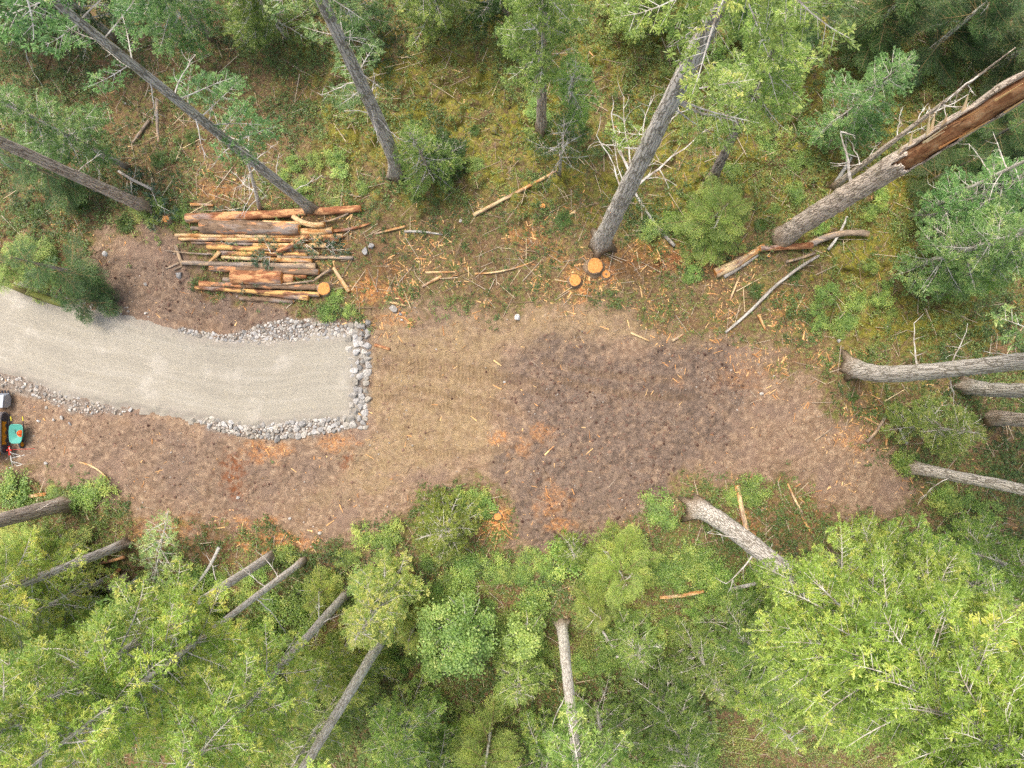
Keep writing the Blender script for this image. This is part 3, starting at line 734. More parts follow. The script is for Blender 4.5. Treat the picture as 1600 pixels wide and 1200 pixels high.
def branch(L, seed, droop=0.25, flat=False, dens=1.0, blade=(0.085, 0.03), spread=1.0, step=0.04, tuft=23):
    """one needled branch along +X: arrays of blades and the twig wood"""
    r = np.random.default_rng(seed)
    n = 7; t = np.linspace(0, 1, n)
    ax = np.stack([t * L, 0.06 * L * np.sin(t * 3 + r.uniform(0, 6)) * t, -droop * L * (t ** 1.6) + 0.12 * L * t ** 4], -1)
    wood = MB(); wood.tube(ax, np.linspace(0.010 + 0.008 * L, 0.006, n), 4, False)
    Bp, Bd, Bs, Bt = [], [], [], []
    def needles(p0, d, l, step, tn=0.45):
        m = max(2, int(l / step))
        s = np.linspace(0.05, 1, m)[:, None]
        sag = -0.18 * l * s ** 2
        p = p0 + d * l * s + np.concatenate([np.zeros((m, 2)), sag], 1)
        side = unit(np.cross(d, [0, 0, 1.0]))
        for sgn in (-1, 1):
            dd = d * r.uniform(0.7, 1.1, (m, 1)) + sgn * side * r.uniform(0.35, 0.85, (m, 1)) + np.array([0, 0, 1.0]) * r.uniform(-.35, .35 if not flat else 0.1, (m, 1))
            Bp.append(p); Bd.append(unit(dd)); Bs.append(r.uniform(0.7, 1.25, m)); Bt.append(tn + 0.16 * s[:, 0] ** 2 + r.normal(0, .09, m))
    ns = max(3, int(L / 0.19 * dens))
    for i in range(ns):
        tt = 0.14 + 0.86 * (i + r.uniform(0, .7)) / ns
        p0 = np.array([np.interp(tt, t, ax[:, c]) for c in range(3)])
        for sgn in (-1, 1):
            if r.uniform() < 0.12: continue
            sl = (0.16 + 0.42 * L * spread * (1 - tt) ** 0.8 * min(1, tt * 3.0)) * r.uniform(0.6, 1.1)
            an = sgn * r.uniform(0.7, 1.05)
            d = unit(np.array([math.cos(an), math.sin(an), -droop * 0.9 * r.uniform(0.2, 1.2)]))
            if sl > 0.3:
                wood.tube(np.stack([p0, p0 + d * sl * 0.6, p0 + d * sl]), [0.007, 0.005, 0.003], 3, False)
            ts = r.normal(.42, .13)
            if flat:
                needles(p0, d, sl, step, ts)
                nt_ = int(sl / 0.13 * dens)
                for j in range(nt_):
                    u = (j + 0.6) / (nt_ + 0.2)
                    q0 = p0 + d * sl * u
                    for s2 in (-1, 1):
                        a2 = an + s2 * r.uniform(0.6, 1.0)
                        d2 = unit(np.array([math.cos(a2), math.sin(a2), -droop * r.uniform(0.1, 1.6)]))
                        needles(q0, d2, (0.10 + 0.28 * sl * (1 - u)) * r.uniform(0.7, 1.2), step, ts + r.normal(0, .05))
            else:                                            # tufts of needles on the outer part of each side twig
                nc = max(1, int(sl / 0.15 * dens + .5))
                for j in range(nc):
                    u = 0.30 + 0.75 * (j + r.uniform(.2, .8)) / nc
                    c0 = p0 + d * sl * u + r.normal(0, 1, 3) * np.array([.05, .05, .025]); c0[2] += -0.12 * sl * u * u
                    tc = ts + r.normal(0, .15); nb = int(tuft * r.uniform(.6, 1.3))
                    ds = unit(d * r.uniform(.1, 1.1, (nb, 1)) + r.normal(0, .75, (nb, 3)) * np.array([1, 1, .55]) + np.array([0, 0, .12]))
                    Bp.append(c0 + ds * r.uniform(-.02, .085, (nb, 1))); Bd.append(ds); Bs.append(r.uniform(.7, 1.3, nb)); Bt.append(tc + r.normal(0, .07, nb))
    needles(ax[-2], unit(ax[-1] - ax[-2]), 0.25 * L, step)
    P = np.concatenate(Bp); D = np.concatenate(Bd); s = np.concatenate(Bs)
    up = np.tile([0, 0, 1.0], (len(P), 1)) + r.normal(0, 0.25 if flat else 0.55, (len(P), 3))
    U = unit(np.cross(up, D)); Wn = np.cross(D, U)
    l = blade[0] * s[:, None]; w = blade[1] * s[:, None]
    Vb = np.stack([P, P + D * l * 0.45 + U * w + Wn * w * .3, P + D * l, P + D * l * 0.45 - U * w + Wn * w * .3], 1)      # (n,4,3)
    tint = np.repeat(np.clip(np.concatenate([np.repeat(a, 1) for a in Bt]), 0, 1), 4)
    wv = np.concatenate(wood.v); wq = np.concatenate(wood.q)
    pass
    return dict(L=L, v=Vb.reshape(-1, 3), t=tint, wv=wv, wq=wq, hull=ax)

def family(droop, flat, dens, blade, spread, s0):
    return {'hi': [branch(L, s0 + i, droop, flat, dens, blade, spread) for i, L in enumerate((0.8, 0.8, 1.4, 1.4, 2.2, 2.2, 2.2, 3.2, 3.2))],
            'lo': [branch(L, s0 + 50 + i, droop, flat, dens * 0.62, (blade[0] * 1.9, blade[1] * 2.2), spread, 0.085, 9) for i, L in enumerate((0.8, 1.4, 2.2, 3.2))]}
FAM = {'fir': family(0.20, False, 1.0, (0.088, 0.0145), 1.0, 100), 'cedar': family(0.30, True, 1.0, (0.085, 0.012), 1.15, 200),
       'sparse': family(0.18, False, 0.7, (0.08, 0.011), 0.8, 300)}

def in_view(p, m=110):
    s = F / (H - p[2]) if p[2] < H - 1 else 1e6
    X = NX + p[0] * s; Y = NY - p[1] * s
    return -m < X < 1600 + m and -m < Y < 1200 + m

def add_branch(cr, lb, fam, L, org, az, pitch, roll, r, tshift=0.0):
    tip = org + np.array([math.cos(az), math.sin(az), 0]) * L
    lod = 'hi' if (in_view(org) or in_view(tip)) else 'lo'
    cand = FAM[fam][lod]
    best = sorted(cand, key=lambda b: abs(math.log(b['L'] / L)) + r.uniform(0, .12))[0]
    s = L / best['L']
    m = np.array(Matrix.Rotation(az, 3, 'Z') @ Matrix.Rotation(-pitch, 3, 'Y') @ Matrix.Rotation(roll, 3, 'X')) * s
    cr.add(best['v'] @ m.T + org, np.arange(len(best['v'])).reshape(-1, 4), None, 0, np.clip(best['t'] + tshift + r.uniform(-.10, .10), 0, 1))
    cr.add(best['wv'] @ m.T + org, best['wq'], None, 1)

def dead_branch(mb, p0, p1, r0, r, twigs=5):
    L = np.linalg.norm(np.asarray(p1) - p0)
    pts = bez(p0, p1, r.uniform(-.08, .08), r.uniform(-.05, .05), 7, 0.02, r)
    mb.tube(pts, np.linspace(r0, r0 * 0.25, 7), 5, True)
    for _ in range(twigs):
        i = r.randint(2, 6); o = pts[i]
        d = unit(unit(np.asarray(p1) - p0) * 0.6 + np.array([r.uniform(-1, 1), r.uniform(-1, 1), r.uniform(-.6, .6)]))
        l = L * r.uniform(0.12, 0.35)
        mb.tube(bez(o, o + d * l, r.uniform(-.15, .15), 0, 4), np.linspace(r0 * .35, r0 * .1, 4), 4, False)

def trunk_path(b, h, lean, sweep, r, n):
    t = np.linspace(0, 1, n)
    off = np.outer(t, lean) + np.outer(np.exp(-t * h / 2.2) - 1, sweep)
    jx = np.cumsum(np.array([r.uniform(-1, 1) for _ in range(n)])) * 0.012 * h / n
    jy = np.cumsum(np.array([r.uniform(-1, 1) for _ in range(n)])) * 0.012 * h / n
    p = np.zeros((n, 3)); p[:, 0] = off[:, 0] + jx; p[:, 1] = off[:, 1] + jy; p[:, 2] = t * h
    p -= p[0] * np.array([1, 1, 0]); p[0, 2] = -0.35
    return p

NT_ = [0]
def conifer(label, px, py, h, z0, R, dia, fam='fir', needles='fir_green', bk='bark_grey', lean=(0, 0), sweep=(0, 0), gap=0.42, per=4, droop=0.0, dead=0,
            name='fir_tree', group='conifers around the clearing', fill=1.0, shape=0.75, deadpx=(), tshift=0.0, sprays=(), cat='tree'):
    NT_[0] += 1; r = random.Random(1000 + NT_[0])
    if py > 760 and px < 660: tshift += .16
    b = G(px, py)
    root = empty(name, b, label, cat, group)
    n = max(10, int(h * 3)); P = trunk_path(b, h, lean, sweep, r, n)
    zt = np.clip(P[:, 2] / h, 0, 1)
    rad = dia / 2 * ((1 - zt) ** 0.8 * 0.93 + 0.07) * (1 + 0.30 * np.exp(-np.clip(P[:, 2], 0, 99) / 0.5))
    tb = MB(); sg_ = 28 if dia > .35 else 12
    v_, q_, t_ = tube(P, np.maximum(rad, 0.012), sg_, True, 0.08, NT_[0])
    if dia > .3:                                           # root flare runs out in lobes
        ang_ = np.arange(sg_) * 2 * PI / sg_; lob = np.clip(np.sin(ang_ * 5 + NT_[0]) * .6 + np.sin(ang_ * 3 + 2 * NT_[0]) * .5, 0, 1)
        fl = np.exp(-np.clip(P[:, 2], -.1, 99) / .3)[:, None] * lob[None] * .75
        vv = v_[:n * sg_].reshape(n, sg_, 3); vv[..., :2] += (vv[..., :2] - P[:, None, :2]) * fl[..., None]
        v_[:n * sg_] = vv.reshape(-1, 3)
    tb.add(v_, q_, t_)
    tb.build('trunk', M[bk], root, True)
    at_z = lambda z: np.array([np.interp(z, P[:, 2], P[:, 0]), np.interp(z, P[:, 2], P[:, 1]), z])
    cr, lb = MB(), MB()
    shift = lambda mb: [v - b for v in mb.v]
    if R > 0:
        z = z0
        while z < h - 0.15:
            u = (z - z0) / (h - z0)
            Lm = R * ((1 - u) ** shape) * (0.72 + 0.28 * min(1, u * 4 + 0.3)) + 0.22
            for kq in range(per):
                if r.random() > fill: continue
                az = r.uniform(0, 2 * PI); L = Lm * r.uniform(0.65, 1.12)
                zz_ = z + r.uniform(-.2, .2)
                o = at_z(max(0.2, zz_)) + b
                add_branch(cr, lb, fam, L, o, az, r.uniform(-.1, .2) + 0.45 * u - droop, r.uniform(-.3, .3), r, tshift + r.uniform(-.06, .1))
            z += gap * r.uniform(0.75, 1.25) * (1.25 - 0.5 * u)
        for _ in range(4):
            add_branch(cr, lb, fam, max(0.35, 0.12 * R), at_z(h - 0.1) + b, r.uniform(0, 6.3), 0.9, 0, r, tshift + .1)
    for (zs, az_, Ls) in sprays:
        add_branch(cr, lb, fam, Ls, at_z(zs) + b, az_, -.05, r.uniform(-.3, .3), r, tshift + .05)
    for _ in range(dead):
        incr = R > 0 and z0 < .5 * h or r.random() < .35
        zz_ = r.uniform(0.15, .93) * h if incr else r.uniform(0.12, 1.0) * min(z0, h * .9) + 0.3
        o = at_z(zz_) + b; az = r.uniform(0, 2 * PI); L = r.uniform(0.5, 1.7) * (1 if zz_ < z0 or R == 0 else (.45 + .45 * R * (1 - zz_ / h)))
        lb = MB(); dead_branch(lb, o, o + np.array([math.cos(az), math.sin(az), r.uniform(-.35, .2)]) * L, 0.014 + 0.008 * L, r, r.randint(3, 9)); lb.v = shift(lb); lb.build('dead_branch', M['twig'], root)
    for (zb, qx, qy, zt_, rr) in deadpx:          # a dead limb from trunk height zb reaching to where pixel (qx,qy) meets height zt_
        lb = MB(); dead_branch(lb, at_z(zb) + b, at(qx, qy, zt_), rr, r, 5); lb.v = shift(lb); lb.build('dead_branch', M['twig'], root)
    if cr.n: cr.v = shift(cr); cr.build('crown', [M[needles], M['green_twig' if fam == 'cedar' else 'twig']], root)
    return root

# ------------------------------------------------------------------ standing trees
CF = conifer
# along the top edge
CF('tall grey fir rising just behind the top log of the log pile', 487, 327, 25, 14.5, 1.9, .47, needles='fir_teal', bk='bark_grey', dead=14, gap=.8, per=2, lean=(-.4, .6), sprays=((8.5, .5, 1.7), (9.3, 1.1, 1.6), (10.2, .1, 1.7), (10.8, .8, 1.9), (8.8, -.5, 1.1), (11.5, 1.6, 1.4), (12.2, .4, 1.8), (9.8, -1.2, 1.0)))
CF('leaning grey fir with bare twigs between the log pile and the mossy mounds', 618, 272, 23, 12.5, 1.9, .66, needles='fir_teal', bk='bark_grey', dead=12, gap=.8, per=2, lean=(.6, .9), sweep=(-.5, .1), sprays=((8.0, 2.6, 1.3), (8.8, 3.2, 1.4), (9.5, 2.2, 1.5), (9.2, 3.8, 1.1), (10.0, 1.2, 1.4)))
CF('slim brown hemlock trunk at the top edge behind the mossy mounds', 846, 202, 17, 7.0, 1.6, .5, fam='fir', needles='fir_green', bk='bark_brown', dead=3)
CF('massive grey furrowed fir standing just above the two orange stumps', 938, 380, 28.5, 22, 2.0, .84, needles='fir_green', bk='bark_grey', dead=5, gap=.7, per=3, lean=(.3, 0), sprays=((17.0, -.3, 2.2), (17.3, .2, 2.0), (16.6, -.6, 1.8), (14.5, 3.0, 1.2)),
   deadpx=((10.6, 955, 178, 11.5, .05), (7.8, 1090, 214, 9.0, .06), (8.0, 932, 212, 8.5, .035), (11.0, 975, 152, 12.0, .03), (12.6, 1018, 150, 14, .03), (12.5, 1062, 176, 13, .05), (9.0, 958, 222, 9.5, .025), (17.0, 1140, 186, 16.5, .06), (9.2, 1030, 250, 9.0, .03)))
CF('dark slender hemlock behind the ferny cedar sapling right of the massive fir', 1113, 280, 14, 7.2, 1.9, .48, needles='fir_green', bk='bark_dark', dead=3, lean=(-1.0, 1.3), tshift=.05)
CF('thin lichen covered sapling at the right end of the long tan pole', 874, 274, 6.5, 2.6, 1.5, .16, needles='fir_dark', bk='bark_smooth', dead=3, gap=.5, per=3, fam='sparse')
CF('young pale green fir behind the massive grey fir', 885, 215, 8, 3.2, 1.7, .2, needles='fir_green', bk='bark_grey', dead=4, gap=.5, per=3)
CF('bushy young fir right of the leaning grey fir', 676, 276, 6.0, .8, 1.5, .18, needles='fir_green', bk='bark_brown', dead=4, tshift=.05)
CF('low dark young fir hugging the moss beside the bushy young fir', 700, 262, 3.2, .3, 1.3, .12, needles='fir_dark', bk='bark_brown')
CF('blue green fir in the top left corner behind the leaning brown trunk', 200, 262, 9, 3.0, 1.7, .26, needles='fir_teal', bk='bark_grey', dead=5)
CF('brown fir trunk slanting across the top left corner', 228, 324, 23, 11.0, 2.0, .56, needles='fir_teal', bk='bark_brown', dead=6)
CF('small dark cedar in the top left corner beside the slanting trunk', 120, 290, 5.0, .8, 1.7, .2, fam='cedar', needles='fir_dark', bk='bark_brown')
CF('yellow green cedar drooping over the upper edge of the gravel road', 150, 434, 5.5, .8, 1.7, .26, fam='cedar', needles='fir_dark', bk='bark_brown', droop=.15, fill=.6, tshift=.12)
CF('dark cedar sapling overhanging the gravel road near its rocks', 160, 476, 2.6, .4, 1.1, .12, fam='cedar', needles='fir_dark', bk='bark_brown', droop=.1)
CF('low cedar left of the drooping cedar at the left edge', 62, 425, 4.0, .5, 1.6, .2, fam='cedar', needles='fir_green', bk='bark_brown')
CF('feathery cedar sapling between the massive fir and the split orange log', 1104, 350, 3.8, .3, 2.5, .16, fam='cedar', needles='cedar', bk='bark_brown', per=5, dead=2)
CF('dark fir sapling left of the snag at the top edge', 1290, 205, 7.5, 1.5, 1.8, .2, needles='fir_teal', bk='bark_dark', dead=3)
CF('dead leaning brown trunk behind the snag with the peeled side', 1302, 292, 12.5, 12, 0, .32, bk='bark_brown', dead=14, lean=(.2, .7), group='dead standing trees', name='dead_tree')
CF('thin dead pole leaning behind the left end of the log pile', 407, 329, 6.5, 6, 0, .22, bk='bark_smooth', dead=12, lean=(1.8, 1.5), group='dead standing trees', name='dead_tree')
CF('dark cedar in the shade of the top right corner', 1486, 250, 6.5, .8, 2.2, .25, fam='cedar', needles='fir_dark', bk='bark_dark')
CF('dark low cedar beneath the broken end of the snag', 1450, 285, 3.6, .4, 1.8, .18, fam='cedar', needles='fir_dark', bk='bark_dark')
CF('shaded cedar at the right edge below the snag', 1560, 300, 5.5, .8, 2.2, .2, fam='cedar', needles='fir_dark', bk='bark_dark')
# along the right edge
CF('thick grey fir curving out of the moss at the right of the clearing', 1330, 572, 26, 14.2, 2.6, .8, needles='fir_teal', bk='bark_grey', dead=4, lean=(0, 1.25), sweep=(.1, .75), deadpx=((6.0, 1428, 505, 6.5, .04), (8, 1512, 505, 9, .03)))
CF('grey fir at the right edge below the curving fir', 1506, 602, 25, 12.5, 2.6, .68, needles='fir_green', bk='bark_grey', lean=(0, 1.0), sweep=(.1, .45))
CF('shaded brown trunk at the right edge above the bushy hemlock', 1550, 652, 23, 12, 2.4, .66, needles='fir_green', bk='bark_brown', lean=(0, -.2))
CF('grey trunk slanting off the right edge above the big bright crown', 1425, 730, 24, 12.5, 2.6, .56, needles='fir_green', bk='bark_grey', dead=3, lean=(.2, .2))
CF('bushy yellow green hemlock between two grey trunks at the right edge', 1418, 664, 5.4, .6, 1.8, .24, needles='fir_green', bk='bark_grey', dead=6, tshift=.12)
CF('blue green hemlock above the thick curving fir', 1415, 420, 11.5, 1.8, 2.1, .32, needles='fir_teal', bk='bark_grey', dead=7, tshift=.08)
CF('broad blue green hemlock below the silver dead pole', 1440, 345, 8.0, 1.6, 2.0, .26, needles='fir_teal', bk='bark_grey', dead=8, tshift=.04)
CF('young hemlock at the right edge over the thick curving fir', 1468, 440, 7.0, 1.2, 1.4, .2, needles='fir_green', bk='bark_grey', dead=4, fill=.75)
CF('silver dead pole reaching into the right edge from the hemlocks', 1425, 338, 12.5, 12, 0, .24, bk='bark_smooth', dead=16, lean=(.2, .4), group='dead standing trees', name='dead_tree')
# along the bottom edge
CF('thick pale fir bending over the brush right of the lower clearing', 1086, 792, 26, 12.6, 3.0, .86, needles='fir_yellow', bk='bark_grey', dead=15, lean=(1.3, -1.6), sweep=(-.7, .1), per=6, gap=.28, deadpx=((6.5, 1135, 912, 6.5, .05),))
CF('big bright green fir crown filling the lower right corner', 1300, 872, 20, 2.2, 2.9, .62, needles='fir_yellow', bk='bark_grey', dead=25, per=5, gap=.34)
CF('bright green fir in front of the big crown at the clearing edge', 1368, 846, 10, 1.4, 1.9, .26, needles='fir_yellow', bk='bark_grey', dead=15, gap=.36)
CF('bright fir at the right edge under the slanting grey trunk', 1480, 846, 10, 1.5, 2.1, .28, needles='fir_yellow', bk='bark_grey', dead=15)
CF('bright fir under the bending pale fir crown', 1236, 935, 10, 1.2, 2.3, .28, needles='fir_yellow', bk='bark_grey', dead=12, gap=.36)
CF('soft green fir left of the bending pale fir crown', 1130, 955, 9.5, 1.0, 2.2, .26, needles='fir_green', bk='bark_grey', dead=8, tshift=.05)
CF('green fir in the brush left of the soft green fir', 1078, 1000, 6.0, .5, 1.8, .2, needles='fir_green', bk='bark_smooth', dead=8, tshift=.1)
CF('bright fir below the soft green fir at the bottom', 1150, 1035, 8.0, .8, 2.0, .24, needles='fir_yellow', bk='bark_smooth', dead=12)
CF('yellow green cedar sapling with bare forked twigs below the dirt', 960, 872, 4.6, .4, 2.2, .16, fam='cedar', needles='cedar', bk='bark_smooth', dead=10, gap=.34)
CF('small fir sapling on the dirt edge left of the cedar sapling', 893, 850, 2.4, .2, 1.0, .1, needles='cedar', bk='bark_smooth', gap=.34)
CF('bright low fir on the dirt edge beside the orange stump shavings', 705, 812, 3.8, .2, 2.0, .16, needles='cedar', bk='bark_smooth', dead=8, gap=.36)
CF('blue green fir above the stout pale trunk at the bottom', 622, 905, 8.0, 1.5, 2.0, .24, fam='fir', needles='fir_green', bk='bark_smooth', dead=6, gap=.36, tshift=.08)
CF('thick brown fir trunk at the left edge below the wheelbarrow', 106, 786, 25, 14, 2.4, .72, needles='fir_yellow', bk='bark_brown', dead=6)
CF('mossy grey fir trunk among the bright ferny crowns at the left', 197, 849, 19, 6.8, 2.4, .44, needles='fir_yellow', bk='bark_grey', dead=19)
CF('long pale slanting trunk nearest the orange shavings at the bottom left', 424, 868, 22, 9.8, 2.5, .42, needles='fir_yellow', bk='bark_smooth', dead=19)
CF('thin pale slanting trunk between two thicker ones at the bottom', 474, 876, 20, 9.8, 2.1, .33, needles='fir_yellow', bk='bark_smooth', dead=6)
CF('yellowish slanting trunk in the middle of the bottom left trunks', 543, 926, 20, 9.2, 2.1, .42, needles='fir_yellow', bk='bark_smooth', dead=6, tshift=.05)
CF('stout pale trunk running off the bottom edge left of the maple', 607, 982, 22, 14, 2.3, .5, needles='fir_yellow', bk='bark_smooth', dead=1)
CF('pale upright trunk running off the bottom edge right of the maples', 878, 975, 22, 13.5, 2.6, .52, needles='fir_green', bk='bark_smooth', dead=1)
CF('bright young fir behind the long pale slanting trunk', 300, 985, 8, 1.0, 1.8, .24, needles='fir_yellow', bk='bark_smooth', dead=19)
CF('young fir between the pale slanting trunks', 388, 1012, 7, .8, 1.7, .22, needles='fir_yellow', bk='bark_smooth', dead=8, tshift=.1)
CF('young fir right of the thin pale slanting trunk', 486, 1034, 6, .6, 1.6, .2, needles='fir_yellow', bk='bark_smooth', dead=6, tshift=.1)
CF('ferny bright cedar at the left edge under the thick brown trunk', 92, 862, 6.5, .6, 2.1, .24, fam='cedar', needles='fir_yellow', bk='bark_brown', dead=7)
CF('bright fir crown in the bottom left corner', 168, 905, 10, 1.5, 2.4, .26, needles='fir_yellow', bk='bark_smooth', dead=22)
CF('bright sapling fir beside the gravelly dirt at the far left', 20, 850, 4, .3, 1.7, .16, fam='cedar', needles='fir_yellow', bk='bark_brown')
CF('bright fir hiding the middle of the mossy grey trunk', 128, 872, 7, .7, 1.9, .22, needles='fir_yellow', bk='bark_smooth', dead=8)
CF('bright fir at the bottom between the yellowish and stout trunks', 548, 1000, 6.5, .6, 1.8, .2, needles='fir_yellow', bk='bark_smooth', dead=8)
CF('bright fir under the mossy grey trunk at the bottom left', 216, 968, 8, .8, 2.1, .24, needles='fir_yellow', bk='bark_smooth', dead=12)
CF('bright fir low in the bottom left corner', 118, 985, 8, .8, 2.1, .24, needles='fir_yellow', bk='bark_smooth', dead=12)
CF('bright fir at the left edge over the ferny cedar', 40, 940, 8, .8, 2.0, .22, needles='fir_yellow', bk='bark_smooth', dead=12)
CF('green fir sapling right of the small stacked logs at the bottom left', 255, 930, 4.5, .4, 1.6, .16, needles='fir_green', bk='bark_smooth', dead=4, tshift=.1)
CF('lichen covered fir sapling leaning inward over the bare dirt', 236, 928, 5.0, 1.2, 1.2, .12, fam='sparse', needles='fir_teal', bk='bark_smooth', dead=5, lean=(3.5, 5.0), gap=.3, tshift=.2)
for lab_, px, py, h_, R_, nd in (('low bright fir sapling in the far bottom left brush', 66, 912, 4.5, 1.6, 'fir_yellow'), ('bright sapling left of the white crooked branch', 262, 990, 5, 1.7, 'fir_yellow'), ('bright sapling behind the white crooked branch', 332, 942, 4, 1.3, 'fir_yellow'),
        ('bright sapling under the thin pale slanting trunk', 436, 996, 5, 1.5, 'fir_yellow'), ('soft green sapling beside the stout pale trunk', 582, 1022, 5, 1.6, 'fir_green'), ('bright sapling beside the palest small stacked log', 150, 944, 5, 1.7, 'fir_yellow'), ('lime sapling where the pale trunks meet the brush', 512, 916, 2.6, 1.1, 'cedar'),
        ('bright sapling tucked under the lower right crown', 1196, 902, 4.5, 1.5, 'fir_yellow'), ('green sapling at the bottom right of the pale upright trunk', 985, 985, 4, 1.5, 'fir_green'), ('lime sapling right of the pale upright trunk', 930, 935, 3, 1.3, 'cedar'), ('green sapling below the small maple', 812, 1028, 4.5, 1.6, 'fir_green'), ('lime sapling left of the round maple', 655, 965, 3, 1.2, 'cedar')):
    CF(lab_, px, py, h_, .3, R_, .16, fam='cedar' if nd == 'cedar' else 'fir', needles=nd, bk='bark_smooth', dead=5, gap=.34, tshift=.05, group='saplings along the lower edge')
# beyond the picture's upper and lower edges the same forest carries on
BEY = 'forest beyond the picture edge'
BEYL = sorted([
    (60, 60, 9, 1, 2.2, .25, 'fir', 'fir_teal'), (180, 60, 12, 2, 2.4, .3, 'fir', 'fir_dark'), (330, 60, 10, 2, 2.2, .26, 'fir', 'fir_teal'), (450, 60, 9, 1, 2.2, .26, 'fir', 'fir_green'),
    (565, 50, 8, 1.2, 1.8, .22, 'fir', 'fir_teal'), (690, 40, 10, 1.5, 2.2, .26, 'fir', 'fir_green'), (790, 20, 9, 1.2, 2.1, .24, 'fir', 'fir_dark'), (985, 30, 10, 1.4, 2.3, .26, 'fir', 'fir_green'),
    (1100, 80, 11, 2, 2.3, .28, 'fir', 'fir_green'), (1215, 70, 9, 1, 2.3, .26, 'fir', 'fir_teal'), (1340, 70, 9, 1.2, 2.2, .25, 'cedar', 'fir_dark'), (1440, 90, 8, 1, 2.3, .25, 'cedar', 'fir_dark'), (1550, 110, 8, 1, 2.4, .25, 'cedar', 'fir_dark'),
    (650, 1090, 9, 1, 2.1, .24, 'fir', 'fir_green'), (770, 1115, 7, .8, 2.0, .2, 'cedar', 'cedar'), (545, 1060, 9, 1, 2.1, .24, 'fir', 'fir_green'), (440, 1075, 10, 1, 2.2, .26, 'fir', 'fir_yellow'), (930, 1095, 9, 1, 2.1, .25, 'fir', 'fir_green'),
    (1030, 1070, 10, 1.2, 2.3, .26, 'fir', 'fir_green'), (1040, 1160, 9, 1, 2.2, .25, 'fir', 'fir_yellow'), (300, 1040, 10, 1, 2.3, .26, 'fir', 'fir_yellow'), (850, 1150, 8, 1, 2.1, .24, 'fir', 'fir_yellow'), (1200, 1010, 9, 1, 2.2, .25, 'fir', 'fir_yellow'), (690, 1170, 9, 1, 2.1, .25, 'fir', 'fir_yellow')])
rank = ['first', 'second', 'third', 'fourth', 'fifth', 'sixth', 'seventh', 'eighth', 'ninth', 'tenth', 'eleventh', 'twelfth', 'thirteenth']
for q, (px, py, h, z0, R, dia, fm, nd) in enumerate(BEYL):
    where = ('above the log pile side', 'above the massive fir side', 'above the snag side') if py < 600 else ('below the pale slanting trunks', 'below the maples', 'below the bending fir')
    w3 = where[0 if px < 560 else 1 if px < 1000 else 2]
    kd = {'fir_teal': 'blue green', 'fir_green': 'mid green', 'fir_dark': 'dark green', 'fir_yellow': 'bright yellow green', 'cedar': 'lime green'}[nd]
    CF('%s %s past the edge %s, %s from the left' % (kd, 'cedar' if fm == 'cedar' else 'fir', w3, rank[sum(1 for b_ in BEYL[:q] if (b_[1] < 600) == (py < 600))]), px, py, h, z0, R, dia, fam=fm, needles=nd, bk='bark_grey', dead=4, group=BEY)

